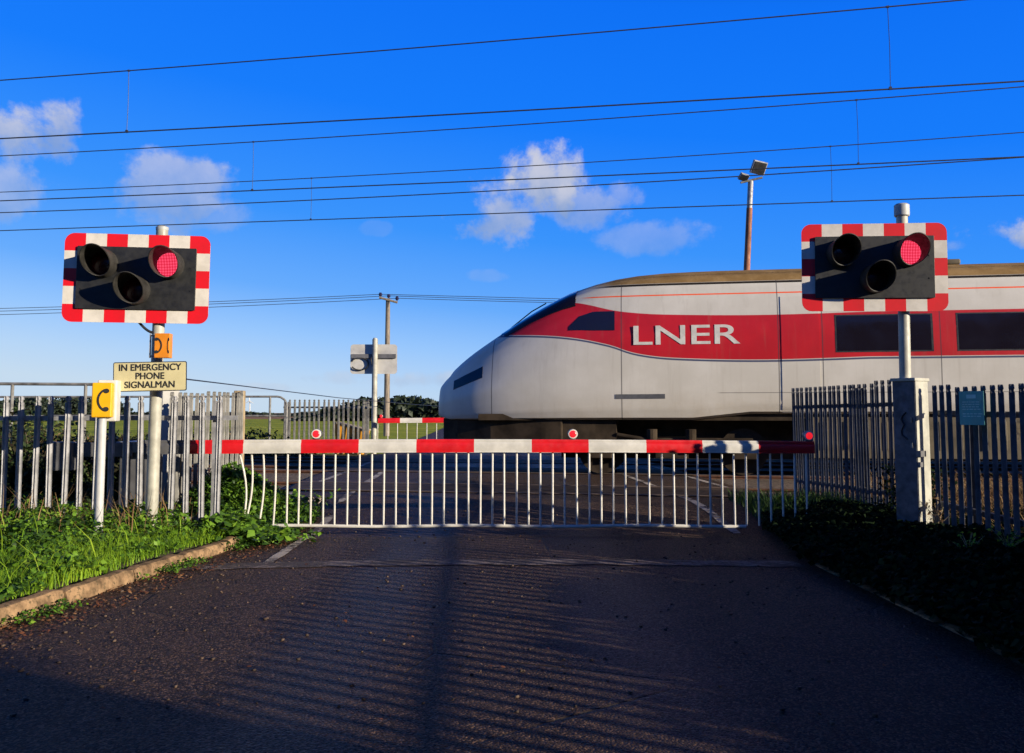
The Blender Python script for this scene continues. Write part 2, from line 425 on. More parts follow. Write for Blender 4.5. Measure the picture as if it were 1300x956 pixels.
# ------------------------------------------------------------------ kerbs
def kerb(path, name, drop=0.0):
    mb = MB(); pts = [Vector((x, y, 0)) for y, x in path]
    L = [0]
    for a, b in zip(pts, pts[1:]): L.append(L[-1] + (b - a).length)
    def P(d):
        for i in range(len(pts) - 1):
            if d <= L[i + 1]: return pts[i].lerp(pts[i + 1], (d - L[i]) / (L[i + 1] - L[i]))
        return pts[-1]
    d = 0
    sgn = -1 if path[0][1] < 0 else 1
    while d < L[-1] - .3:
        ln = random.uniform(.78, .95); dz = random.uniform(-.012, .012); ox = random.uniform(-.012, .012); tw = random.uniform(-.015, .015)
        rings = []
        for i in range(9):
            k = i / 8; a = P(d + .006 + (ln - .012) * k); b = P(d + ln * k + .05); t = (b - a); t.z = 0; t.normalize(); q = Vector((t.y, -t.x, 0)) * (-sgn)
            e = .012 if i in (0, 8) else 0
            prof = [(-.02 + e, -.1), (-.015 + e, .035), (-.006 + e, .078 - e), (.016, .099 - e), (.07, .106 - e), (.108, .102 - e), (.127 - e, .08), (.13 - e, -.1)]
            w = .0035 * math.sin(i * 2.1 + d * 7) + random.uniform(-.003, .003)
            rings.append([a - q * (px_ * .85 + ox + tw * (k - .5) + w) + Vector((0, 0, pz + dz - .015 + w * .8 - drop)) for px_, pz in prof])
        mb.loop(rings); d += ln
    o = mb.build(name, M['concrete_kerb'], smooth=True, fixn=True); o['kind'] = 'structure'
kerb([(y, x) for y, x in LEFT if y <= 9.5], 'kerb')
kerb([(-12, 3.0), (2, 2.8), (7.0, 2.75), (8.4, 2.72)], 'kerb', .10)

# verges: raised ground
def verge(name, xin, xout, y0, y1, hin, hout):
    mb = MB(); rows = []
    for y in np.arange(y0, y1 + .01, .25):
        row = []
        for k in range(15):
            a = xin(y); x = a + (xout - a) * (k / 14) ** 1.3
            z = hin + (hout - hin) * min(1, k / 6) + .02 * float(smooth_noise(np.array(x), np.array(y), 1.5))
            e = min(1, max(0, (y1 - y) / .5)); z = z * e + (-.08) * (1 - e)
            row.append((x, y, z))
        rows.append(row)
    o = mb.grid(rows).build(name, M['soil'], smooth=True); o['kind'] = 'structure'
verge('verge', lambda y: interp(LEFT, y) - .05, -14, -8, 10.9, .03, .10)
verge('verge', lambda y: interp(RIGHT, y) + .05, 16, -8, 11.6, .03, .02)
def vz(x, y):
    return np.where(x < 0, .08, .02) + .02 * smooth_noise(x, y, 1.5)

# ------------------------------------------------------------------ verge plants (left)
def scatter(n, fx0, fx1, y0, y1, dens=None):
    y = RNG.uniform(y0, y1, n); a = np.array([fx0(v) for v in y]); b = np.array([fx1(v) for v in y])
    x = a + (b - a) * RNG.random(n)
    if dens is not None:
        k = RNG.random(n) < dens(x, y); x, y = x[k], y[k]
    return x, y
lk = lambda y: interp(LEFT, y) - .13
x, y = scatter(46000, lambda v: lk(v) - 4.5, lk, 4.2, 9.9, lambda x, y: .35 + .65 * (smooth_noise(x, y, 1.1) > -.5))
tnt = np.clip(.45 + .35 * smooth_noise(x, y, .9) + RNG.normal(0, .16, len(x)), 0, 1)
hh = .10 + .04 * smooth_noise(x, y, 1.3)
V = np.stack([x, y, vz(x, y) - .01], 1)
tag(blades('grass', V, .13, .0035, M['grass'], .7, tint=tnt), 'bright green grass on the left verge behind the concrete kerb', 'grass', kind='stuff')
# low leafy weeds on verge, taller towards the fence
x, y = scatter(60000, lambda v: lk(v) - 4.5, lambda v: lk(v) + .03, 4.2, 10.6)
fence_k = np.clip((y - 7.6) / 2.0, 0, 1)
lk_arr = np.array([lk(v) for v in y]); side = np.clip((lk_arr - x) / .8, 0, 1)
nz = smooth_noise(x, y, 1.6); p = np.clip(.10 + .6 * fence_k * side + .5 * (nz > .35) + .35 * (y < 6.6), 0, 1)
k = RNG.random(len(x)) < p; x, y, fence_k, nz, side = x[k], y[k], fence_k[k], nz[k], side[k]
top = .10 + .16 * fence_k * side + .07 * np.clip(nz, 0, 1) + .05 * np.clip(smooth_noise(x, y, 4.0), -1, 1)
z = vz(x, y) + top * (.25 + .75 * RNG.random(len(x)) ** .6)
tag(leaves('ground_cover', np.stack([x, y, z], 1), .052, M['weed'], .9, .7), 'leafy green weeds and nettles along the left palisade fence', 'weeds', kind='stuff')
x, y = scatter(420, lambda v: lk(v) - 4.3, lambda v: lk(v) - .5, 8.8, 9.9)
tag(blades('dry_stalks', np.stack([x, y, vz(x, y)], 1), .42, .004, M['dry'], .7), 'straw coloured dead stalks among the weeds along the left fence', 'dry grass', kind='stuff')
x, y = scatter(500, lambda v: lk(v) - 4.3, lambda v: lk(v) - .1, 5.0, 9.4)
tag(blades('long_grass', np.stack([x, y, vz(x, y)], 1), .30, .004, M['grass'], .9), 'longer arching grass blades scattered over the left verge', 'grass', kind='stuff')
# leafy clump spilling through the barrier by the wooden post
x = RNG.normal(-3.3, .42, 9000); y = RNG.normal(11.0, .55, 9000)
k = (x < -2.35 - (y < 10.4) * .0) & (x > -4.6); x, y = x[k], y[k]
hm = .62 * np.exp(-((x + 3.45) / .55) ** 2 - ((y - 11.2) / .8) ** 2) + .10
z = np.array([hroad(a, b) for a, b in zip(x, y)]) + hm * RNG.random(len(x)) ** .6 + .03 * smooth_noise(x, y, 5)
tag(leaves('nettle_clump', np.stack([x, y, z], 1), .065, M['weed'], .6, .7), 'bushy green nettles growing through the left end of the white skirt', 'weeds', kind='stuff')
x = RNG.normal(-2.95, .28, 2600); y = RNG.normal(9.75, .22, 2600); z = .05 + .22 * RNG.random(2600) ** .8 * np.exp(-((x + 3.05) / .4) ** 2)
tag(leaves('broadleaf_weeds', np.stack([x, y, z], 1), .085, M['weed'], .9, .85), 'broad leaved weeds at the end of the left kerb', 'weeds', kind='stuff')
# weeds and litter at kerb foot
x, y = scatter(2600, lambda v: lk(v) + .14, lambda v: lk(v) + .34, 4.5, 9.9, lambda x, y: (smooth_noise(x * 0, y, 3.0) > .05) * 1.0)
tag(leaves('gutter_weeds', np.stack([x, y, .0 + .045 * RNG.random(len(x))], 1), .028, M['weed'], .9, .7), 'small weeds sprouting in the gutter along the left kerb', 'weeds', kind='stuff')
xs_, ys_ = scatter(1500, lambda v: lk(v) + .12, lambda v: lk(v) + .6, 4.0, 11.0)
x2, y2 = scatter(110, lambda v: -2.5, lambda v: 2.6, 4.0, 10.0)
x = np.concatenate([xs_, x2]); y = np.concatenate([ys_, y2]); z = np.array([road_z(a, b) for a, b in zip(x, y)]) + .012
tag(leaves('fallen_leaves', np.stack([x, y, z], 1), .027, M['litter'], 3.0, .7), 'rusty brown fallen leaves in the gutter and on the road', 'leaf litter', kind='stuff')
x, y = scatter(5200, lambda v: interp(LEFT, v) + .02, lambda v: 2.7, 4.0, 12.0, lambda x, y: np.clip(1.2 * np.exp(-(x + 3.1) * 1.6), .10, 1))
z = np.array([road_z(a, b) for a, b in zip(x, y)]) + .002
tag(stones('road_chippings', np.stack([x, y, z], 1), .013, M['chip']), 'loose stone chippings on the dark road surface', 'chippings', kind='stuff')

# ------------------------------------------------------------------ right verge: ivy
rk = lambda y: interp(RIGHT, y) + .12
x, y = scatter(46000, lambda v: rk(v) - .26, lambda v: 6.2, 3.6, 11.4)
hm = .12 + .12 * np.clip((x - 2.6) / .8, 0, 1) + .06 * smooth_noise(x, y, 1.7)
z = vz(x, y) + hm * (.2 + .8 * RNG.random(len(x)) ** .5)
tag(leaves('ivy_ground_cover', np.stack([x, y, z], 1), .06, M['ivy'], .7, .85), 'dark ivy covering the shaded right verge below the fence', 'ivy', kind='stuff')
x, y = scatter(3800, lambda v: 2.9, lambda v: 4.3, 9.6, 12.3)
tag(blades('grass_tuft', np.stack([x, y, np.array([hroad(a, b) for a, b in zip(x, y)]) - .02], 1), .15, .005, M['grass_dull'], .6), 'green grass beside the crossing behind the right end of the barrier', 'grass', kind='stuff')
# dry vegetation beyond the right fence
x, y = scatter(16000, lambda v: 4.55, lambda v: 10, 6.2, 12.6, lambda x, y: .5 + .5 * (smooth_noise(x, y, 2) > -.2))
z0 = np.array([hroad(a, b) for a, b in zip(x, y)]) - .04
tag(blades('dry_grass', np.stack([x, y, z0], 1), .34, .005, M['dry'], .8), 'dry brown grass and stalks behind the right palisade fence', 'dry grass', kind='stuff')

# ------------------------------------------------------------------ palisade fences
def pale_mesh(H, w=.068, dpt=.026):
    prof = [(-.5, 0), (-.36, 0), (-.2, 1), (-.08, .55), (.08, .55), (.2, 1), (.36, 0), (.5, 0)]
    lv = [(0, 1), (H * .5, 1), (H - .075, 1), (H - .064, .62), (H - .048, .62), (H - .038, .98), (H - .014, .85), (H, .5)]
    rings = []
    for z, k in lv:
        front = [(a * w * k, -b * dpt - .003, z) for a, b in prof]
        back = [(a * w * k, -b * dpt, z) for a, b in reversed(prof)]
        rings.append([Vector(p) for p in front + back])
    mb = MB(); mb.loop(rings)
    me_o = mb.build('pale', M['galv'], fixn=True); me = me_o.data; bpy.data.objects.remove(me_o); return me
def fence(name, label, p0, p1, z0, H0, H1, pitch, posts, mat='galv', railz=(.27, 1.2), jit=.004, group='palisade fences', w=.068, postw=.07, sec_rail=True):
    p0 = Vector((*p0, 0)); p1 = Vector((*p1, 0)); L = (p1 - p0).length; ang = math.atan2(p1.y - p0.y, p1.x - p0.x)
    f = thing(name, label, 'fence', (p0.x, p0.y, z0), ang, group)
    n = int(L / pitch); cache = {}
    for i in range(n + 1):
        d = i * pitch + random.uniform(-.006, .006); H = H0 + (H1 - H0) * d / L
        key = round(H / .03)
        if key not in cache:
            cache[key] = pale_mesh(key * .03, w); cache[key].materials.clear(); cache[key].materials.append(M[mat])
        o = bpy.data.objects.new('pale', cache[key]); COL.objects.link(o); o.parent = f
        o.location = (d, -.004, 0); o.rotation_euler = (random.uniform(-.008, .008), random.uniform(-jit, jit), random.uniform(-.04, .04))
    for off in railz:
        mb = MB()
        a = Vector((-.05, .026, H0 - off)); b = Vector((L + .05, .026, H1 - off)); c = (a + b) / 2
        rot = Matrix.Rotation(-math.atan2(b.z - a.z, b.x - a.x), 3, 'Y')
        mb.box(c, ((b - a).length, .006, .05), rot); mb.box(c + Vector((0, .022, .0225)), ((b - a).length, .038, .005), rot)
        mb.build('fence_rail', M[mat], f)
    for d in posts:
        H = H0 + (H1 - H0) * d / L + .0
        mb = MB(); mb.box((d, .078, H / 2 - .05), (postw, .008, H), None); mb.box((d, .116, H / 2 - .05), (.007, .068, H)); mb.box((d, .154, H / 2 - .05), (postw, .008, H))
        mb.build('fence_post', M[mat], f)
    return f
LFY = 9.8
fence('palisade_fence', 'galvanised palisade fence on the left verge behind the yellow phone box', (-9.2, LFY), (-3.02, LFY + .02), .0, 1.52, 1.53, .163, (.9, 3.42, 5.98), railz=(.235, 1.32), jit=.012)
fence('palisade_fence', 'grey palisade fence running away beside the road to the wooden post, left of the crossing', (-3.95, 10.55), (-3.72, 12.5), .06, 1.52, 1.58, .15, (.5,), mat='galv_old', railz=(.3,), jit=.01)
fence('palisade_fence', 'palisade fence running from the galvanised box column to the right end of the barrier', (4.02, 12.9), (4.42, 10.2), .02, 1.68, 1.70, .128, (1.55,), mat='galv_shade', railz=(.27, 1.3), w=.062)
fence('palisade_fence', 'palisade fence at the far right with the teal notice, running towards the viewer', (4.36, 9.33), (4.33, -1.6), -.05, 1.67, 1.52, .16, (.45, 3.1, 5.8, 8.5), mat='galv_shade', railz=(.27, 1.2))
fence('palisade_fence', 'distant palisade fence beyond the tracks, in front of the yellow grit bin', (at(362, 500, 27).x, 27), (at(470, 500, 27).x, 27), .15, 1.58, 1.58, .146, (.1, 2.4), mat='galv_old', railz=(.22, 1.2))

# teal notice
def notice():
    c = at(1233, 518, 8.25); t = thing('notice_sign', 'teal notice with small pale print fixed to the far right fence', 'sign', (4.335 - .06, 8.32, c.z), 0)
    # sign faces the road (-x) and slightly the viewer
    t.rotation_euler = (0, 0, R(-58)); w, h = .235, .31
    t.location = (4.20, 8.3, c.z)
    MB().box((0, 0, 0), (w, .004, h)).build('sign_plate', M['teal'], t, bevel=.002)
    mb = MB()
    mb.box((0, -.0035, .105), (.09, .002, .035))
    for i in range(6):
        zz = .055 - i * .022 if i < 4 else .055 - i * .022 - .02; x0 = -.085
        while x0 < .07:
            l = random.uniform(.015, .04); mb.box((x0 + l / 2, -.0035, zz), (l, .002, .008)); x0 += l + .008
    mb.build('print', M['teal_text'], t)
notice()

# ------------------------------------------------------------------ crossing signals
def board_mat():
    m, t, b, co = newmat('chequered_border')
    W, H = 1.47, .93
    o = t.sep(co)
    ix = t.m('FLOOR', t.m('DIVIDE', t.m('ADD', o[0], W / 2), W / 7)); iz = t.m('FLOOR', t.m('DIVIDE', t.m('ADD', o[2], H / 2), H / 5))
    par = t.m('MODULO', t.m('ADD', ix, iz), 2.0); par = t.m('GREATER_THAN', par, .5)
    n = t.noise(co, 5, 6, .65)
    red = t.mix(t.mr(n, .35, .7), (.60, .004, .010), (.52, .006, .010)); wh = t.mix(t.mr(n, .35, .7), (.60, .56, .49), (.48, .45, .39))
    c = t.mix(par, red, wh)
    c = t.mix(t.m('MULTIPLY', t.mr(t.noise(co, 30, 6, .75), .66, .8), .35), c, (.2, .17, .14))
    t.put(b.inputs['Base Color'], c); b.inputs['Roughness'].default_value = .45
    return m
M['board'] = board_mat()
def lit_lens():
    m, t, b, co = newmat('lit_red_lens')
    mp = t.n('ShaderNodeMapping'); t.put(mp.inputs[0], co); mp.inputs['Scale'].default_value = (62, 62, 62)
    o = t.sep(mp.outputs[0])
    fx = t.m('SUBTRACT', t.m('FRACT', o[0]), .5); fz = t.m('SUBTRACT', t.m('FRACT', o[2]), .5)
    d = t.m('SQRT', t.m('ADD', t.m('MULTIPLY', fx, fx), t.m('MULTIPLY', fz, fz)))
    dot = t.mr(d, .42, .15)
    c = t.mix(dot, (.80, .0, .03), (1.0, .13, .24))
    t.put(b.inputs['Emission Color'], c); t.put(b.inputs['Emission Strength'], t.mr(dot, 0, 1, .45, .95))
    b.inputs['Base Color'].default_value = (.4, .01, .02, 1); b.inputs['Roughness'].default_value = .3
    return m
M['lens_on'] = lit_lens()
M['lens_off'] = pm('unlit_red_lens', (.05, .004, .004), .2, 0, .1, 5, 0)
def rounded(w, h, r, n=8):
    pts = []
    for cx, cz, a0 in ((w / 2 - r, h / 2 - r, 0), (-w / 2 + r, h / 2 - r, 90), (-w / 2 + r, -h / 2 + r, 180), (w / 2 - r, -h / 2 + r, 270)):
        for i in range(n + 1): a = R(a0 + 90 * i / n); pts.append((cx + r * math.cos(a), cz + r * math.sin(a)))
    return pts
def plate(w, h, r, y0, y1, cx=0, cz=0):
    mb = MB(); pts = rounded(w, h, r)
    mb.loop([[Vector((x + cx, y, z + cz)) for x, z in pts] for y in (y0, y1)]); return mb
def ring_lathe(cx, cz, prof, n=40):
    rings = []
    for k in range(n):
        a = 2 * math.pi * k / n
        rings.append([Vector((cx + r * math.cos(a), y, cz + r * math.sin(a))) for r, y in prof(a)])
    mb = MB(); b = rings + [rings[0]]; m = len(rings[0])
    for i in range(n):
        base = len(mb.v); mb.v += [tuple(p) for p in b[i]] + [tuple(p) for p in b[i + 1]]
        for j in range(m): k = (j + 1) % m; mb.f.append((base + j, base + k, base + m + k, base + m + j)); mb.mi.append(0)
    return mb
def lamp(parent, cx, cz, on):
    def prof(a):
        s = .5 + .5 * math.sin(a); L = .11 + .25 * s ** .8
        return [(.125, -.028), (.15, -.028), (.152, -.05), (.147, -.06), (.147, -.03 - L), (.139, -.03 - L), (.128, -.06)]
    h = ring_lathe(cx, cz, prof).build('lamp_hood', M['hood'], parent, smooth=True, fixn=True)
    mb = MB(); rings = []
    for r, y in ((.13, -.032), (.128, -.045), (.10, -.056), (.05, -.062), (.001, -.064)):
        rings.append([Vector((cx + r * math.cos(2 * math.pi * k / 40), y, cz + r * math.sin(2 * math.pi * k / 40))) for k in range(40)])
    mb.loop(rings).build('lens', M['lens_on' if on else 'lens_off'], h, smooth=True, fixn=True)
def signal(name, label, base, rz, boardz, postH, lamps, lean=0.0, cap='plain', scale=1.0, group='crossing signals', postr=.062, back=False, boardx=0.0, pipe_base=0.0):
    t = thing(name, label, 'signal', base, rz, group); t.rotation_euler = (0, lean, rz); t.scale = (scale,) * 3
    mb = MB(); mb.tube([(0, .10, pipe_base), (0, .10, postH)], postr, 20); mb.build('post', M['cream_post'], t, smooth=True)
    if cap == 'big':
        mb = MB(); mb.tube([(0, .10, postH - .10), (0, .10, postH - .09), (0, .10, postH + .02), (0, .10, postH + .035)], [.07, .078, .078, .06], 20); mb.build('post_cap', M['cap'], t, smooth=True)
    else:
        mb = MB(); mb.tube([(0, .10, postH), (0, .10, postH + .03), (0, .10, postH + .045)], [.064, .066, .04], 20); mb.build('post_cap', M['cap'], t, smooth=True)
    bo = plate(1.47, .93, .10, -.004, .004).build('backboard', M['board'] if not back else [M['board']], t, loc=(boardx, 0, boardz))
    if back:
        plate(1.47, .93, .10, .0045, .008).build('backboard_rear', M['cabinet'], t, loc=(boardx, 0, boardz))
    pn = plate(1.20, .655, .012, -.026, -.0045).build('black_panel', M['black_paint'], t, loc=(boardx, 0, boardz), bevel=.002)
    for sx in (-1, 1):
        for sz in (-1, 1): pass
    mb = MB()
    for bx, bz in ((.55, .12), (-.55, .12), (.55, -.12), (-.55, -.12)): mb.tube([(bx, -.026, bz), (bx, -.031, bz)], .009, 8)
    mb.build('bolt', M['black_paint'], pn)
    for lx, lz, on in lamps: lamp(pn, lx, lz, on)
    mb = MB()
    if back: mb.box((boardx, .05, boardz + .09), (1.4, .06, .13))
    else: mb.box((boardx, .03, boardz + .25), (1.42, .05, .07)); mb.box((boardx, .03, boardz - .25), (1.42, .05, .07))
    mb.build('bracket', M['machine'], t)
    return t
BH = .93
pl = at(191, 600, 9.42)
def z_at(py, Y, px=650): return at(px, py, Y).z
lz = (z_at(295, 9.35, 80) + z_at(412, 9.35, 80)) / 2
lw = lambda s: None
sgL = signal('crossing_signal', 'left crossing signal on cream pole behind the phone sign, red right lamp glowing', (pl.x, 9.40, .02), R(6), lz - .02, z_at(291, 9.45, 198) - .02,
       [(-.335, .145, False), (.335, .145, True), (.0, -.13, False)], lean=R(.4), boardx=at(170, 354, 9.4).x - pl.x + .02)
mb = MB(); pts = []
for k in range(9):
    a = k / 8; pts.append((-.20 + .17 * a, .06, lz - .02 - .44 - .12 * math.sin(a * 1.57)))
mb.tube(pts, .014, 8); mb.build('cable', M['cable'], sgL)
prx = at(1147, 470, 9.45)
rz_ = (z_at(283, 9.3, 1110) + z_at(399, 9.3, 1110)) / 2
sgR = signal('crossing_signal', 'right crossing signal above the galvanised box column, red right lamp glowing', (prx.x, 9.40, 0), R(-7.5), rz_ + .03, z_at(262, 9.45, 1137),
       [(-.335, .145, False), (.335, .145, True), (.0, -.13, False)], lean=R(.75), cap='big', boardx=at(1101, 340, 9.35).x - at(1140, 340, 9.35).x, pipe_base=z_at(482, 9.5, 1150), postr=.058)
mb = MB(); mb.tube([(0, .10, 2.16), (0, .10, 2.165)], .0605, 20); mb.build('pipe_joint', M['cap'], sgR)
# galvanised box column under the right signal
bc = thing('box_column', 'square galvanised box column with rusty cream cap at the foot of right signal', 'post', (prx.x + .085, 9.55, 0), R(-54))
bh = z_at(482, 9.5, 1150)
MB().box((.02, 0, bh / 2 - .1), (.25, .25, bh + .18)).build('column', M['galv_shade'], bc, bevel=.008); MB().box((.1485, 0, bh / 2 - .1), (.006, .235, bh + .16)).build('sunlit_side_panel', M['cream_post'], bc, bevel=.002)  # shaded face darkened in colour, cream panel lightens the sunlit face
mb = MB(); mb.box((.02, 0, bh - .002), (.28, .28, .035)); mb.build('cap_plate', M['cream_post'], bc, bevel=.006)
mb = MB(); mb.box((.1, -.13, bh - .42), (.02, .02, .05)); mb.box((.1, -.13, bh - .68), (.02, .02, .05)); mb.build('hinge', M['galv_old'], bc)
mb = MB()
mb.tube([(.04, -.13, bh - .34), (.0, -.135, bh - .38), (-.01, -.138, bh - .42), (.02, -.138, bh - .47), (-.01, -.138, bh - .53), (-.005, -.135, bh - .58), (.05, -.13, bh - .62)], .008, 8)
mb.build('wire_hook', M['cable'], bc)
mb = MB(); mb.box((.165, -.08, .93), (.05, .10, .06)); mb.box((.165, -.1, .82), (.03, .05, .05)); mb.build('latch', M['machine'], bc)

# far signal, seen from behind
fz = (at(475, 435, 28.5).z + at(475, 477, 28.5).z) / 2; fx = at(476, 500, 28.5).x
fs = signal('crossing_signal', 'distant crossing signal beyond the tracks showing its grey back', (fx, 28.5, 0), R(180), fz, at(476, 431, 28.5).z,
       [(-.335, .145, False), (.335, .145, True), (.0, -.13, False)], group='crossing signals', postr=.085, back=True, boardx=.05)
mb = MB(); pts = []
for k in range(17):
    a = math.pi * (.1 + 1.75 * k / 16); pts.append((.48 + .27 * math.cos(a) , .06, fz - .12 + .2 * math.sin(a) - .03))
mb.tube(pts, .022, 8)
mb.tube([(.02, .13, fz + .15), (.12, .14, fz), (.05, .13, fz - .3)], .02, 8)
mb.build('cable', M['cable'], fs)

# ------------------------------------------------------------------ phone signs
def handset(mb, cx, cz, h, y, flip=1, squash=1.0, ext=.004):
    pts = []
    n = 12
    for i in range(n + 1):
        a = R(-62 + 124 * i / n); r0, r1 = h * .535, h * .455
        pts.append((a, r0, r1))
    def P(a, r): return (cx + flip * (-(math.cos(a)) * r + h * .42) * squash, cz + math.sin(a) * r)
    for i in range(n):
        a, r0, r1 = pts[i]; b = pts[i + 1][0]
        q = [P(a, r0), P(b, r0), P(b, r1), P(a, r1)]
        base = len(mb.v)
        for yy_ in (y, y - ext):
            mb.v += [(p[0], yy_, p[1]) for p in q]
        for fc in ((0, 1, 2, 3), (7, 6, 5, 4), (0, 4, 5, 1), (2, 6, 7, 3), (0, 3, 7, 4), (1, 5, 6, 2)): mb.f.append(tuple(base + k for k in fc)); mb.mi.append(0)
    for sg in (-1, 1):
        p = P(R(62) * sg, h * .47); ring = []
        for k in range(14):
            a = 2 * math.pi * k / 14; ring.append((p[0] + flip * squash * h * .03 + math.cos(a) * h * .115 * squash + flip * squash * h * .02, p[1] - sg * h * .03 + math.sin(a) * h * .10))
        mb.loop([[Vector((x, yy_, z)) for x, z in ring] for yy_ in (y - .0005, y - ext - .0005)])
ph = at(126, 640, 9.05); pt = at(129, 486, 9.05).z; pb = at(129, 530, 9.05).z
pho = thing('emergency_phone', 'yellow emergency telephone box with black handset symbol on a white pole', 'telephone', (ph.x, 9.05, 0), R(10))
mb = MB(); mb.tube([(0, 0, .0), (0, 0, pb - .01)], .041, 18); mb.build('pole', M['pole_grey'], pho, smooth=True)
hc = (pt + pb) / 2; w = .19
MB().box((.022, .14, hc - .005), (.185, .17, pt - pb + .07)).build('housing', M['white_paint'], pho, bevel=.012)
MB().box((.0, 0, hc), (w, .10, pt - pb)).build('front_box', M['yellow'], pho, bevel=.012)
mb = MB(); handset(mb, -.015, hc, .235, -.0515, 1, 1.0); mb.build('handset_symbol', M['blackprint'], pho, fixn=True)
# small orange phone sign, wrapped round the post
oc = at(207, 439, 9.35); osn = thing('phone_sign', 'small orange sign with black handset symbols on the left signal pole', 'sign', (oc.x - .005, 9.36, oc.z), R(4))
hh_ = at(207, 424, 9.35).z - at(207, 455, 9.35).z
MB().box((.005, .0, 0), (.155, .10, hh_)).build('sign_box', M['orange'], osn, bevel=.006)
mb = MB(); handset(mb, -.01, 0, .17, -.0515, -1, .9); mb.build('handset_symbol', M['blackprint'], osn, fixn=True)
mb = MB(); handset(mb, .066, 0, .17, -.0515, 1, .22); mb.build('handset_symbol', M['blackprint'], osn, fixn=True)
mb = MB(); mb.box((-.10, .02, hh_ * .42), (.08, .03, .012)); mb.box((-.10, .02, -hh_ * .42), (.08, .03, .012)); mb.box((-.128, .0, 0), (.012, .02, hh_)); mb.build('bracket', M['galv'], osn)
# cream emergency sign
ec = at(190.5, 478, 9.30); ew = 91 / F * 9.3; eh = 37.5 / F * 9.3
es = thing('emergency_sign', 'cream sign with black lettering about phoning the signalman', 'sign', (ec.x, 9.30, ec.z), R(4)); es.rotation_euler = (0, R(-1.3), R(4))
plate(ew, eh, .018, -.002, .004).build('sign_frame', M['blackprint'], es)
plate(ew - .018, eh - .018, .012, -.005, -.0025).build('sign_plate', M['sign_cream'], es)
for k, (s_, w_) in enumerate((('IN EMERGENCY', .62), ('PHONE', .285), ('SIGNALMAN', .50))):
    text_mesh('lettering', s_, .094, M['blackprint'], es, (0, -.0065, .092 - .089 * k), (math.pi / 2, 0, 0), width=w_, heavy=.0019)
mb = MB(); mb.tube([(0, .02, eh / 2 - .03), (0, .035, eh / 2 - .03)], .02, 8)
for zz in (.1, -.1):
    mb.tube([(.075 * math.cos(a), .12 + .075 * math.sin(a), zz) for a in [2 * math.pi * k / 16 for k in range(17)]], .009, 6)
mb.build('clamp', M['galv_old'], es)

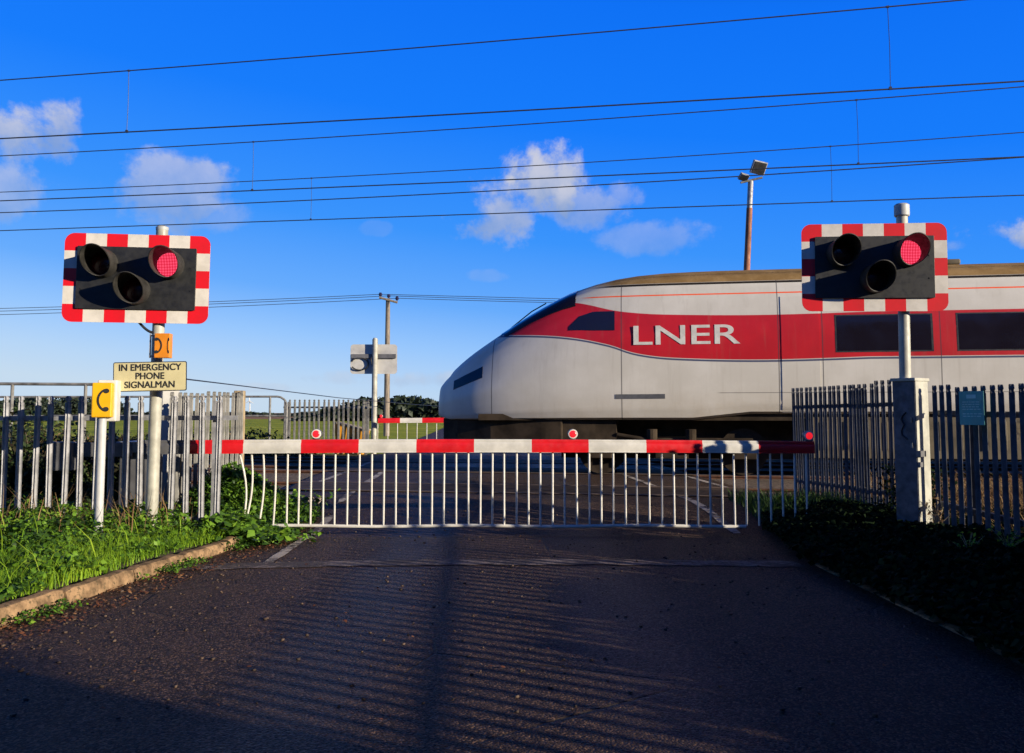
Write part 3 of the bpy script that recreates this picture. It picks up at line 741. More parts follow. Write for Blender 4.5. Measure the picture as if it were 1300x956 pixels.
# ------------------------------------------------------------------ barriers
def barrier(name, label, base, rz, L, H, nseg_start, lampx, skirt_x, rail_x, machine_dx, detail=True, thick=.155, seg=None, gap=.095):
    t = thing(name, label, 'barrier', base, rz, 'crossing barriers')
    # boom: local +x from the pivot
    prof = [(-.044, -.5), (-.044, -.44), (-.036, -.41), (-.040, -.30), (-.042, .10), (-.036, .24), (-.026, .30), (-.028, .34), (-.022, .5), (.022, .5), (.028, .34), (.026, .30), (.036, .24), (.042, .10), (.040, -.30), (.036, -.41), (.044, -.44), (.044, -.5)]
    mb = MB(); cuts = seg
    sag = lambda x: .018 * math.sin(math.pi * x / L)
    for i in range(len(cuts) - 1):
        a, b, red = cuts[i][0], cuts[i + 1][0], cuts[i][1]
        mb.cur = red; n = 4; rings = []
        for k in range(n + 1):
            x = a + (b - a) * k / n; th = thick * (1 - .14 * x / L)
            rings.append([Vector((x, y, H + z * th + sag(x))) for y, z in prof])
        mb.loop(rings, cap=(i in (0, len(cuts) - 2)))
    mb.build('boom', [M['white_paint'], M['red_paint'], M['machine']], t, smooth=True, fixn=True, bevel=0)
    bmz = lambda x: H + sag(x) - thick * .5 * (1 - .14 * x / L)
    zb = gap
    if skirt_x:
        x0, x1, pit = skirt_x; n = int(round((x1 - x0) / pit)); shared = None
        me = MB().tube([(0, 0, 0), (0, 0, 1)], .0115, 8).build('skirt_bar', M['white_paint'], smooth=True); mesh = me.data; bpy.data.objects.remove(me)
        for i in range(n + 1):
            x = x0 + i * pit + random.uniform(-.004, .004)
            if detail and i < 4:
                k = (.05, -.06, -.035, -.012)[i]; bend = (.10, .07, .05, .02)[i]
                pts = [(x + k * (q / 8) + bend * math.sin(math.pi * q / 8) * .6, 0, bmz(x) * (1 - q / 8) + zb * q / 8) for q in range(9)]
                MB().tube(pts, .0115, 8).build('skirt_bar', M['white_paint'], t, smooth=True)
            else:
                o = bpy.data.objects.new('skirt_bar', mesh); COL.objects.link(o); o.parent = t
                o.location = (x, 0, zb + .004); o.scale = (1, 1, bmz(x) - zb); o.rotation_euler = (random.uniform(-.01, .01), random.uniform(-.006, .006), 0)
        pts = [(rail_x[0] + (rail_x[1] - rail_x[0]) * k / 20, 0, zb + .006 * math.sin(k * .9)) for k in range(21)]
        MB().tube(pts, .018, 8).build('skirt_rail', M['white_paint'], t, smooth=True)
        if detail:
            x = rail_x[0] - .1; MB().tube([(x, -.01, zb - .03), (x + .01, -.01, zb + .07)], .02, 8).build('skirt_foot', M['machine'], t)
    for x in lampx:
        z = bmz(x) + thick * (1 - .14 * x / L) + .0
        l = MB(); l.box((x, 0, z + .010), (.07, .05, .02)); l.tube([(x, -.035, z + .062), (x, .035, z + .062)], .056, 20); ho = l.build('boom_lamp', M['machine'], t, smooth=True)
        l = MB(); l.tube([(x, -.048, z + .062), (x, -.030, z + .062)], [.050, .056], 20); l.build('lamp_rim', M['white_paint'], ho, smooth=True)
        if not detail: MB().tube([(x, .046, z + .062), (x, .056, z + .062)], [.043, .03], 16).build('lens', M['lens_red'], ho, smooth=True)
        l = MB(); l.tube([(x, -.056, z + .062), (x, -.050, z + .062), (x, -.046, z + .062)], [.026, .038, .041], 20); l.build('lens', M['lens_red'], ho, smooth=True)
    # machine
    mz = H + .1
    mb = MB(); mb.box((machine_dx, .30, mz / 2 - .1), (.34, .42, mz + .05)); mb.build('machine_case', M['machine'], t, bevel=.02)
    MB().box((machine_dx, .30, mz - .06), (.40, .48, .04)).build('machine_lid', M['cabinet'], t, bevel=.01)
    mb = MB(); mb.box((machine_dx + .35, .06, H), (.95, .03, .12)); mb.build('boom_arm', M['galv_old'], t, bevel=.004)
    mb = MB(); mb.box((machine_dx - .45, .06, H - .03), (.9, .035, .16)); mb.box((machine_dx - .8, .06, H - .10), (.28, .14, .32)); mb.build('counterweight', M['machine'], t, bevel=.01)
    return t
def redlens():
    m, t, b, co = newmat('boom_lamp_lens')
    b.inputs['Base Color'].default_value = (.75, .01, .015, 1); b.inputs['Roughness'].default_value = .25
    b.inputs['Emission Color'].default_value = (1, .02, .03, 1); b.inputs['Emission Strength'].default_value = .45
    return m
M['lens_red'] = redlens()
BY = 10.2
def bx(px): return at(px, 567, BY).x
x0w = bx(180)
segs = [(bx(p) - x0w, c) for p, c in ((180, 2), (237, 1), (310, 0), (383, 1), (456, 0), (529, 1), (602, 0), (675, 1), (747, 0), (820, 1), (891, 0), (962, 1), (1033, 1))]
BHZ = z_at(567.0, BY) - .008
barrier('crossing_barrier', 'near lowered barrier across the road with red and white boom and full white skirt', (x0w, BY, 0), 0, bx(1033) - x0w, BHZ, 0,
        [bx(402) - x0w, bx(727) - x0w, bx(1026) - x0w], (bx(304) - x0w, bx(1026) - x0w, 15.2 / F * BY), (bx(322) - x0w, bx(945) - x0w), -.12, seg=segs, thick=17.5 / F * BY)
FY = 28.0
def fxx(px): return at(px, 533, FY).x
fx0 = fxx(480) + 7.6
fsegs = [(0, 2), (.5, 1)] + [(7.6 - .66 * k, (k + 1) % 2) for k in range(10, 0, -1)] + [(7.6, 1)]
fsegs = [(0, 0)] + [(7.6 - .68 * k, 1 if k % 2 == 1 else 0) for k in range(11, 0, -1)] + [(7.6, 1)]
barrier('crossing_barrier', 'distant lowered barrier beyond the tracks beside the far signal', (fx0, FY, .05), math.pi, 7.6, at(520, 534, FY).z - .05, 0,
        [7.5], (1.0, 7.45, .30), (1.0, 7.5), -.3, detail=False, seg=fsegs, thick=.17)

# ------------------------------------------------------------------ left background items
wp = at(303, 560, 12.6)
t = thing('wooden_post', 'pale weathered wooden post at the end of the left roadside fence', 'post', (wp.x, 12.6, .1))
MB().box((0, 0, .76), (.13, .13, (at(303, 496, 12.6).z - .1 - .0))).build('post_shaft', M['wood'], t, bevel=.01).location.z = -.76 + (at(303, 496, 12.6).z - .1) / 2
cb = at(216, 480, 11.6)
t = thing('relay_cabinet', 'tall pale grey cabinet behind the fence right of the left signal pole', 'cabinet', (cb.x, 11.6, 0.05), R(20))
MB().box((0, 0, cb.z / 2), (.24, .30, cb.z - .02)).build('case', M['cabinet'], t, bevel=.012)
MB().box((0, 0, cb.z + .0), (.28, .34, .03)).build('lid', M['cabinet'], t, bevel=.006)
MB().box((.02, -.153, cb.z / 2 + .2), (.2, .008, cb.z * .6)).build('door', M['cabinet'], t, bevel=.003)
def handrail(name, label, pts_top, rails, posts, r, group):
    b = pts_top[0]; t = thing(name, label, 'handrail', (b[0], b[1], 0), 0, group)
    for i, ps in enumerate(rails):
        MB().tube([(p[0] - b[0], p[1] - b[1], p[2]) for p in ps], r, 8).build('rail', M['galv_old'], t, smooth=True)
    for p in posts: MB().tube([(p[0] - b[0], p[1] - b[1], -.1), (p[0] - b[0], p[1] - b[1], p[2])], r * 1.1, 8).build('upright', M['galv_old'], t, smooth=True)
a = at(-40, 487, 13); b = at(120, 488, 13); bend = [tuple(a), tuple(b), (b.x + .08, 13, b.z - .03), (b.x + .13, 13, b.z - .12), (b.x + .14, 13, .1)]
lo = [(a.x, 13, a.z - .5), (b.x + .1, 13, b.z - .5)]
handrail('handrail', 'nearer tubular steel handrail behind the left fence, higher of the two', [tuple(a)], [bend, lo], [tuple(at(16, 488, 13)), tuple(at(159 - 50, 488, 13))], .022, 'tubular handrails')
a = at(-30, 504, 26); b = at(352, 503.5, 26); q = b.x
bend = [tuple(a), tuple(b)] + [(q + .28 * math.sin(R(k)), 26, b.z - .28 * (1 - math.cos(R(k)))) for k in (20, 45, 70, 90)] + [(q + .28, 26, .1)]
lo = [(a.x, 26, at(300, 528, 26).z), (q + .28, 26, at(300, 528, 26).z)]
handrail('handrail', 'tubular handrail beyond the tracks with a rounded end beside the distant fence', [tuple(a)], [bend, lo], [tuple(at(p_, 504, 26)) for p_ in (64, 160, 250, 343)], .03, 'tubular handrails')

# grit bin
gx = at(452, 545, 28.0); g0 = .1
t = thing('grit_bin', 'yellow orange grit bin with sloping lid behind the distant fence', 'grit bin', (gx.x - .05, 27.6, g0), R(-8))
mb = MB(); W, D, Hh = .95, .55, at(450, 547, 27.6).z - g0
mb.v += [(-W * .42, -D * .42, 0), (W * .42, -D * .42, 0), (W * .42, D * .42, 0), (-W * .42, D * .42, 0), (-W / 2, -D / 2, Hh + .22), (W / 2, -D / 2, Hh), (W / 2, D / 2, Hh), (-W / 2, D / 2, Hh + .22)]
for q_ in ((0, 3, 2, 1), (4, 5, 6, 7), (0, 1, 5, 4), (1, 2, 6, 5), (2, 3, 7, 6), (3, 0, 4, 7)): mb.f.append(q_); mb.mi.append(0)
mb.build('bin_body', M['grit'], t, bevel=.02)
rot = Matrix.Rotation(math.atan2(.22, W), 3, 'Y')
MB().box((0, 0, Hh + .14), (W * 1.08, D * 1.12, .05), rot).build('lid', M['wood'], t, bevel=.01)
MB().box((.1, -D / 2 - .004, Hh * .65), (.16, .02, .12)).build('latch', M['blackprint'], t)

# bushes
def bush(name, label, c, rad, n, mat, leaf, stems=18, cat='bush', group='bushes'):
    t = thing(name, label, cat, (c[0], c[1], c[2]), 0, group)
    d = RNG.normal(size=(n, 3)); d /= np.linalg.norm(d, axis=1)[:, None]; d[:, 2] = np.abs(d[:, 2])
    lump = 1 + .25 * np.sin(d[:, 0] * 5 + c[0]) * np.cos(d[:, 2] * 4 + c[1]) + .15 * np.sin(d[:, 1] * 9 + d[:, 0] * 7)
    r = lump * (.35 + .65 * RNG.random(n) ** .45)
    C = d * r[:, None] * np.array(rad)
    leaves('foliage', C, leaf, mat, .3, .6, t)
    mb = MB()
    for i in range(stems):
        a = random.uniform(0, 6.28); k = random.uniform(.3, .95)
        tip = Vector((math.cos(a) * rad[0] * k, math.sin(a) * rad[1] * k, rad[2] * random.uniform(.5, 1.05)))
        mid = tip * .5 + Vector((0, 0, .1)); mb.tube([(tip.x * .1, tip.y * .1, -.1), tuple(mid), tuple(tip)], [.012, .008, .003], 5)
    mb.build('stems', M['bark'], t)
    return t
for i, (px_, Y_, h_, w_) in enumerate(((-10, 11.6, 1.05, .9), (50, 11.8, 1.15, .8), (105, 12.0, 1.05, .7), (170, 12.2, .95, .55))):
    c = at(px_, 560, Y_)
    bush('bush', ('dark russet bush behind the left fence at the picture edge', 'dark bush behind the left fence left of the yellow phone', 'dark bush directly behind the yellow phone box', 'low dark bush behind the left signal pole')[i],
         (c.x, Y_, .05), (w_, .6, h_), 5200, M['bush'], .07, group='bushes behind the left fence')
for i in range(7):                                # scrub bank beyond the tracks
    c = at(20 + i * 55, 550, 25.2)
    bush('scrub_bush', 'low brown scrub bush beyond the tracks, %s' % ('at the left picture edge', 'behind the yellow phone box', 'behind the signal pole', 'right of the left signal pole', 'behind the wooden post', 'below the rounded handrail end', 'at the foot of the distant fence')[i],
         (c.x, 25.0 + .2 * (i % 3), .1), (1.25, .7, .68), 1500, M['dry'] if i % 2 else M['bush'], .10, 10, group='scrub beyond the tracks')
# creepers on the right fence foot
x = RNG.normal(4.45, .12, 1500); y = RNG.uniform(9.6, 10.6, 1500); z = .75 * RNG.random(1500) ** 1.3
tag(leaves('creeper', np.stack([x, y, z], 1), .045, M['ivy'], .2, .8), 'dark creeper climbing the fence beside the box column', 'creeper', kind='stuff')
def stemplant(c, n, h, mat, label):
    t = thing('dry_weed', label, 'weed', c, 0, 'dry weeds on the right verge'); mb = MB(); L = []
    for i in range(n):
        a = random.uniform(0, 6.28); k = random.uniform(.1, .5); tip = (math.cos(a) * k * h, math.sin(a) * k * h, h * random.uniform(.6, 1))
        mb.tube([(0, 0, -.02), (tip[0] * .3, tip[1] * .3, tip[2] * .6), tip], [.004, .003, .0015], 4)
        for q in range(8): f_ = random.uniform(.4, 1); L.append((tip[0] * f_ * f_ + random.uniform(-.03, .03), tip[1] * f_ * f_ + random.uniform(-.03, .03), tip[2] * f_))
    mb.build('stalks', M['vstem'] if False else M['wood'], t); leaves('foliage', np.array(L), .035, mat, .3, .5, t)
stemplant((4.28, 9.2, .1), 14, .45, M['dry'], 'dry pale weed stalks at the foot of the box column')
stemplant((3.7, 7.45, .15), 9, .25, M['grass'], 'pale green weed on the shaded verge left of the two')
stemplant((4.1, 7.6, .15), 9, .28, M['grass'], 'pale green weed by the far right fence, right of the two')

# hedge on the right behind the viewer that shades the near road
def hedge(name, label, x0, x1, y0, y1, h, n, lump=.25):
    t = thing(name, label, 'hedge', ((x0 + x1) / 2, (y0 + y1) / 2, 0)); cx, cy = (x0 + x1) / 2, (y0 + y1) / 2
    C = np.stack([RNG.uniform(x0, x1, n) - cx, RNG.uniform(y0, y1, n) - cy, RNG.random(n) ** .8], 1)
    top = h * (1 + lump * smooth_noise(C[:, 0] * 1.1, C[:, 1] * 1.3, .9)); C[:, 2] *= top
    leaves('foliage', C, .13, M['hedge'], .3, .8, t)
    mb = MB(); rows = []
    for y in np.linspace(y0 + .2, y1 - .2, 24):
        hh = h * (1 + lump * float(smooth_noise(np.array(0.0), np.array((y - cy) * 1.3), .9))) * .93; m_ = (x1 - x0) * .35
        rows.append([(x, y - cy, z) for x, z in ((-m_, 0), (-m_, hh * .8), (-m_ * .5, hh), (m_ * .5, hh), (m_, hh * .8), (m_, 0))])
    mb.grid(rows).build('branches', M['bark'], t)
hedge('hedge', 'tall roadside hedge right of and behind the viewer', 5.9, 7.6, -16, -.6, 3.8, 22000)
hedge('hedge', 'low bramble hedge outside the right fence near the viewer', 4.75, 5.7, -.4, 7.9, 1.15, 10000, .22)
def sky_block_tree(label, x, y, h, w):  # unseen trees added behind the viewer to cut the sky fill
    t = thing('tree', label, 'tree', (x, y, 0), 0, 'added sky-blocking trees behind the viewer')
    mb = MB(); mb.tube([(0, 0, -.1), (.1, 0, h * .3), (0, .1, h * .8)], [.35, .26, .08], 10)
    for i in range(10):
        a = random.uniform(0, 6.28); mb.tube([(0, 0, h * random.uniform(.2, .5)), (math.cos(a) * w * .6, math.sin(a) * w * .6, h * random.uniform(.5, .9))], [.12, .03], 6)
    mb.build('trunk', M['bark'], t)
    d = RNG.normal(size=(9000, 3)); d /= np.linalg.norm(d, axis=1)[:, None]
    rr_ = (1 + .25 * np.sin(d[:, 0] * 6 + x) * np.cos(d[:, 2] * 5)) * RNG.random(9000) ** .4
    leaves('crown', d * rr_[:, None] * np.array([w, w, h * .46]) + np.array([0, 0, h * .54]), .42, M['hedge'], .3, .8, t)
for i_, (x_, y_, h_, w_) in enumerate(((13, -9, 10, 4.2), (8, -14, 11, 4.6), (0, -17, 10, 4.4), (-8, -15, 11, 4.6), (-14, -10, 9, 4.0))):
    sky_block_tree(('added sky-blocking leafy tree to the right behind the viewer', 'added tall sky-blocking tree behind the viewer on the right of the road', 'added sky-blocking tree straight behind the viewer', 'added tall sky-blocking tree behind the viewer on the left', 'added sky-blocking tree far to the left behind the viewer')[i_], x_, y_, h_, w_)

# ------------------------------------------------------------------ railway
def track(label, s0, idx):
    t = thing('railway_track', label, 'railway track', ts(0, s0, RAILZ), -PHI, 'railway tracks')
    for k in (-1, 1):
        mb = MB(); yb = k * .7175
        for mi_, prof in ((0, [(-.07, -.16), (-.07, -.15), (-.012, -.13), (-.012, -.045), (-.036, -.03), (-.036, -.004), (.036, -.004), (.036, -.03), (.012, -.045), (.012, -.13), (.07, -.15), (.07, -.16)]),
                          (1, [(-.035, -.0035), (-.033, .004), (-.02, .009), (.02, .009), (.033, .004), (.035, -.0035)])):
            mb.cur = mi_; mb.loop([[Vector((x, yb + a, b)) for a, b in prof] for x in (-90, -30, -8, 8, 30, 60)])
        mb.build('rail', [M['rail'], M['railtop']], t, fixn=True)
    sm = MB().box((0, 0, -.22), (.26, 2.5, .13)).build('sleeper', M['sleeper'], t, bevel=.015); me = sm.data
    xs_ = [x * .65 for x in range(-30, 24) if not (-3.6 < x * .65 - (-s0 * 0 + (-s0 * math.sin(PHI)) * 1.0) < 3.9)]
    sm.location = (xs_[0], 0, 0)
    for x in xs_[1:]:
        o = bpy.data.objects.new('sleeper', me); COL.objects.link(o); o.parent = t; o.location = (x, 0, 0)
        b_ = o.modifiers.new('bevel', 'BEVEL'); b_.width = .015; b_.segments = 2
TR = (13.7, 18.0, 21.4)
track('nearest railway track, in front of the train', TR[0], 0)
track('middle railway track, the one the train runs on', TR[1], 1)
track('farthest railway track, behind the train', TR[2], 2)
# ballast
t_ = RNG.uniform(-22, 16, 46000); s_ = RNG.uniform(11.5, 23.6, 46000)
px_ = t_ * TV.x + s_ * NV.x; py_ = t_ * TV.y + s_ * NV.y
lft = np.interp(py_, [p[0] for p in LEFT], [p[1] for p in LEFT]); rgt = np.interp(py_, [p[0] for p in RIGHT], [p[1] for p in RIGHT])
k = ((px_ < lft - .02) | (px_ > rgt + .02)) & ((s_ < 17.2) | (RNG.random(len(s_)) < .3))
px_, py_, s_ = px_[k], py_[k], s_[k]
zz = RAILZ - .20 + .05 * RNG.random(len(px_)) + .03 * smooth_noise(px_, py_, 2)
nearsh = np.clip((s_ - 11.5) / 1.0, 0, 1); zz = zz * nearsh + (1 - nearsh) * (.02)
tag(stones('ballast', np.stack([px_, py_, zz], 1), .06, M['stone']), 'brown grey ballast stones around the railway tracks', 'ballast', kind='stuff')
x = RNG.uniform(-3.7, -2.6, 3500); y = RNG.uniform(10.4, 12.6, 3500); z = np.array([hroad(a, b) for a, b in zip(x, y)]) + .0
tag(stones('gravel', np.stack([x, y, z], 1), .035, M['stone']), 'pale loose gravel between the road and the left fence', 'gravel', kind='stuff')
# crossing deck: panels between and beside the rails
def deck(name, s0, s1, rough_t=(-3.75, 3.3), dz=.012):
    mb = MB(); rows = []
    n = max(2, int((s1 - s0) / .25)); 
    for i in range(n + 1):
        s = s0 + (s1 - s0) * i / n; row = []
        for j in range(17):
            # edges follow the road edges
            xm = -s * 0; 
            ya = s; xa = interp(LEFT, ya) + .05; xb = interp(RIGHT, ya) - .05
            x = xa + (xb - xa) * j / 16; y = (s - x * NV.x) / NV.y
            row.append((x, y, RAILZ - .006 + dz))
        rows.append(row)
    mb.grid(rows).build(name, M['deck'])['kind'] = 'structure'
for s0 in TR[:3]:
    deck('crossing_deck', s0 - .64, s0 + .64, dz=.006 + .004); 
def gap(s0, s1):
    mb = MB(); 
    rows = []
    for s in (s0, s1):
        rows.append([((interp(LEFT, s) + .05) + (interp(RIGHT, s) - interp(LEFT, s) - .1) * j / 16, 0, RAILZ - .002) for j in range(17)])
        rows[-1] = [(x, (s - x * NV.x) / NV.y, z) for x, _, z in rows[-1]]
    mb.grid(rows).build('flangeway', M['bogie'])['kind'] = 'structure'
for s0 in TR[:3]:
    for k in (-1, 1):
        c = s0 + k * .7175; gap(c - .075, c - .0365); gap(c + .0365, c + .075)

# ------------------------------------------------------------------ train
def paint():
    m, t, b, co = newmat('train_livery')
    o = t.sep(co); d = o[0]; z = o[2]
    def fcurve(pts):
        nd = t.n('ShaderNodeFloatCurve'); cv = nd.mapping.curves[0]
        nd.mapping.use_clip = False
        P = [(x / 8, (y - 2) / 2) for x, y in pts]
        cv.points[0].location = P[0]; cv.points[1].location = P[-1]
        for p in P[1:-1]: cv.points.new(*p)
        nd.mapping.update()
        t.put(nd.inputs['Value'], t.m('MINIMUM', t.m('DIVIDE', d, 8.0), 1.0))
        return t.m('ADD', t.m('MULTIPLY', nd.outputs[0], 2.0), 2.0)
    lo = fcurve([(0, 2.98), (1.2, 2.86), (2.66, 2.76), (3.4, 2.62), (4.1, 2.41), (4.9, 2.33), (8, 2.33)])
    hi = fcurve([(0, 2.5), (.9, 2.75), (1.3, 3.0), (1.9, 3.5), (2.8, 3.42), (3.8, 3.2), (5, 3.12), (8, 3.12)])
    def band(a, b_, e=.006): return t.m('MULTIPLY', t.mr(z, t.m('SUBTRACT', a, e) if not isinstance(a, float) else a - e, t.m('ADD', a, e) if not isinstance(a, float) else a + e), t.mr(z, t.m('ADD', b_, e) if not isinstance(b_, float) else b_ + e, t.m('SUBTRACT', b_, e) if not isinstance(b_, float) else b_ - e))
    n = t.noise(co, 1.2, 5, .6)
    white = t.mix(t.mr(n, .35, .7), (.50, .47, .40), (.57, .54, .47))
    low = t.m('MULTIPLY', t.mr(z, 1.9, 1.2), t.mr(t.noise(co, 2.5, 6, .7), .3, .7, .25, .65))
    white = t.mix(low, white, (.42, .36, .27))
    red = t.mix(t.mr(n, .35, .7), (.40, .006, .010), (.50, .009, .014))
    c = t.mix(band(lo, hi), white, red)
    c = t.mix(band(t.m('SUBTRACT', lo, .045), t.m('SUBTRACT', lo, .012), .004), c, (.06, .07, .12))
    c = t.mix(t.m('MULTIPLY', band(3.49, 3.515, .003), t.mr(d, 2.9, 3.2)), c, (.80, .10, .02))
    c = t.mix(t.m('MULTIPLY', band(3.69, 3.735, .005), t.mr(d, 2.9, 3.6)), c, (.015, .012, .010))
    for ds in (1.25, 3.72, 6.5, 7.25, 9.2, 13.2, 17.2, 21.2, 24.25, 25.0):
        c = t.mix(t.m('MULTIPLY', t.mr(t.m('ABSOLUTE', t.m('SUBTRACT', d, ds)), .012, .006), .75), c, (.03, .03, .035))
    c = t.mix(t.m('MULTIPLY', t.m('MULTIPLY', band(1.70, 1.712, .003), t.mr(d, 5.4, 5.5)), .7), c, (.05, .05, .05))
    mp = t.n('ShaderNodeMapping'); t.put(mp.inputs[0], co); mp.inputs['Scale'].default_value = (9, 9, .5)
    stk = t.m('MULTIPLY', t.mr(t.noise(mp.outputs[0], 1.0, 5, .7), .5, .75), .16)
    c = t.mix(stk, c, (.20, .16, .11))
    roof = t.mix(t.mr(t.noise(co, 2, 6, .7), .35, .7), (.20, .12, .045), (.30, .19, .08))
    c = t.mix(t.m('MULTIPLY', t.mr(z, 3.735, 3.745), t.mr(d, 2.9, 3.6)), c, roof)
    t.put(b.inputs['Base Color'], c); t.put(b.inputs['Roughness'], t.mr(z, 3.6, 3.75, .42, .85)); t.put(b.inputs['Specular IOR Level'], t.mr(z, 3.6, 3.75, .45, .08))
    return m
M['livery'] = paint()
SC = 18.0
tip_t = at_s(562, 500, SC)[0]
TT = thing('passenger_train', 'white express passenger train with a red window band and pointed nose passing the crossing', 'train', ts(tip_t, SC, 0), -PHI)
PROF = [(1.18, 0), (1.29, .015), (1.335, .07), (1.355, .16), (1.365, .28), (1.365, .42), (1.352, .55), (1.325, .66), (1.285, .76), (1.22, .85), (1.08, .915), (.86, .955), (.60, .98), (.30, .995), (0, 1)]
ZT = [(0, 1.80), (.05, 1.93), (.12, 2.02), (.4, 2.30), (.8, 2.60), (1.4, 2.99), (2.0, 3.36), (2.7, 3.72), (3.4, 3.94), (4.2, 4.05), (5.2, 4.08), (60, 4.08)]
WD = [(0, .22), (.05, .38), (.12, .46), (.3, .58), (.8, .75), (1.5, .88), (2.5, .965), (3.5, .995), (4.5, 1), (60, 1)]
def smo(pts, d, h=.25):
    h = min(h, max(0.0, d)); return (interp(pts, d - h) + 2 * interp(pts, d) + interp(pts, d + h)) / 4
def prof(a):
    k = a * (len(PROF) - 1); i = min(int(k), len(PROF) - 2); f = k - i
    return PROF[i][0] * (1 - f) + PROF[i + 1][0] * f, PROF[i][1] * (1 - f) + PROF[i + 1][1] * f
def zbot(d): return interp([(0, 1.30), (.3, 1.22), (5, 1.22), (6.0, 1.33), (60, 1.33)], d)
def surf(d, a, side, off=0.0):
    y, zf = prof(a); zt = smo(ZT, d); zb = zbot(d); w = smo(WD, d)
    narrow = 1 - max(0, (4.2 - d) / 4.2) * .28 * max(0, zf - .35)
    z = zb + (zt - zb) * zf; yy_ = y * w * narrow
    if off:
        y2, z2 = prof(min(1, a + .01)); y1, z1 = prof(max(0, a - .01)); tx, tz = (y2 - y1), (z2 - z1) * 2.7
        l = math.hypot(tx, tz) or 1; yy_ += off * tz / l; z += off * (-tx) / l
    return (d, side * yy_, z)
stations = [0, .02, .05, .1, .16, .25, .35, .5, .65, .8, 1, 1.2, 1.4, 1.7, 2, 2.3, 2.6, 2.9, 3.2, 3.6, 4, 4.5, 5, 5.5, 6, 8, 12, 18, 24, 25.8]
NA = 57
def shell(mb, sts, x_off=0.0):
    rings = []
    for d in sts:
        r = [surf(d, j / (NA - 1), -1) for j in range(NA)] + [surf(d, j / (NA - 1), 1) for j in range(NA - 2, -1, -1)]
        rings.append([Vector((p[0] + x_off, p[1], p[2])) for p in r])
    mb.loop(rings)
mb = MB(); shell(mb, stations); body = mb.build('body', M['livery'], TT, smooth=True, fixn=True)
mb = MB(); shell(mb, [26.5, 32, 40, 52]); mb.build('body', M['livery'], TT, smooth=True, fixn=True)
mb = MB(); mb.box((26.15, 0, 2.6), (.72, 2.3, 2.3)); mb.build('gangway', M['bogie'], TT)
def a_for_z(d, z):
    zt = smo(ZT, d); zb = zbot(d); zf = (z - zb) / (zt - zb)
    for k in range(400):
        if prof(k / 400)[1] >= zf: return k / 400
    return 1
def patch(name, mat, side, dd, zlo, zhi, parent, off=.012, n=10):
    mb = MB(); rows = []
    for i in range(len(dd)):
        d = dd[i]; z0 = zlo(d) if callable(zlo) else zlo; z1 = zhi(d) if callable(zhi) else zhi
        a0, a1 = a_for_z(d, z0), a_for_z(d, z1)
        rows.append([surf(d, a0 + (a1 - a0) * j / n, side, off) for j in range(n + 1)])
    inner = [[surf(d, max(0, min(1, a_for_z(d, (zlo(d) if callable(zlo) else zlo)) + (a_for_z(d, (zhi(d) if callable(zhi) else zhi)) - a_for_z(d, (zlo(d) if callable(zlo) else zlo))) * j / n)), side, -.02) for j in range(n + 1)] for d in dd]
    # solid slab
    rings = [list(r1) + list(reversed(r0)) for r1, r0 in zip(rows, inner)]
    mb.loop([[Vector(p) for p in r] for r in rings])
    return mb.build(name, mat, parent, smooth=True, fixn=True)
for sd in (-1, 1):
    # side windows
    for k in range(9):
        d0 = 7.5 + k * 2.0
        if d0 > 24: break
        wf = patch('window', M['cable'], sd, [d0 - .035, d0 + .5, d0 + 1.0, d0 + 1.585], 2.40, 3.07, TT, .003, 6)
        patch('pane', M['glass_dark'], sd, [d0, d0 + .5, d0 + 1.0, d0 + 1.55], 2.43, 3.04, wf, .006, 6)
    patch('cab_window', M['glass_dark'], sd, [2.75, 2.95, 3.2, 3.45, 3.6], lambda d: 2.86 + (3.6 - d) * .02, lambda d: 2.9 + .32 * min(1, (d - 2.7) * 3), TT, .008, 6)
    # doors
    for d0 in (6.55, 24.3):
        dr = patch('door', M['livery'], sd, [d0, d0 + .3, d0 + .65], 1.36, 3.42, TT, .010, 14)
        if d0 > 20: patch('door_window', M['glass_dark'], sd, [d0 + .15, d0 + .5], 2.5, 3.05, dr, .014, 5)
    patch('headlight', M['lens_clear'] if 'lens_clear' in M else M['glass_dark'], sd, [.42, .6, .8, 1.05], lambda d: 1.75 + .35 * (d - .3), lambda d: 1.92 + .42 * (d - .3), TT, .006, 4)
    # underfloor panels grille
    patch('vent_grille', M['machine'], sd, [3.6, 4.2, 4.5], 1.60, 1.68, TT, .005, 3)
# windscreen
mb = MB(); rows = []
for d in [1.35, 1.5, 1.7, 1.9, 2.1, 2.3, 2.5, 2.7, 2.85]:
    w = .62 + .18 * min(1, (d - 1.35))
    a0 = .67 - .02 * (d - 1.3) + (.07 if d in (1.35,) else 0)
    rows.append([Vector(surf(d, a0 + (1 - a0) * j / 10, -1, .010)) for j in range(10)] + [Vector(surf(d, 1, 1, .010))] + [Vector(surf(d, a0 + (1 - a0) * j / 10, 1, .010)) for j in range(9, -1, -1)])
low_ = [[p + Vector((.02, 0, -.03)) for p in reversed(r)] for r in rows]
mb.loop([r + l for r, l in zip(rows, low_)]).build('windscreen', M['glass_dark'], TT, smooth=True, fixn=True)
mb = MB(); mb.tube([(1.45, -.1, 3.06), (1.9, -.35, 3.35), (2.2, -.42, 3.5)], .012, 6); mb.build('wiper', M['cable'], TT)
mb = MB(); rings = []
for d in (.15, .5, 1.2, 2.2, 2.6):
    w = 1.2 * smo(WD, d); rings.append([Vector((d, -w, 1.25)), Vector((d, -w * .95, .62)), Vector((d, w * .95, .62)), Vector((d, w, 1.25))])
mb.loop(rings).build('valance', M['bogie'], TT, fixn=True, bevel=.03)
text_mesh('lettering', 'LNER', .50, M['white_paint'], TT, (4.86, -1.3585, 2.74), (math.pi / 2 - R(2.7), 0, 0), width=1.9, bold=.004, ext=.001)
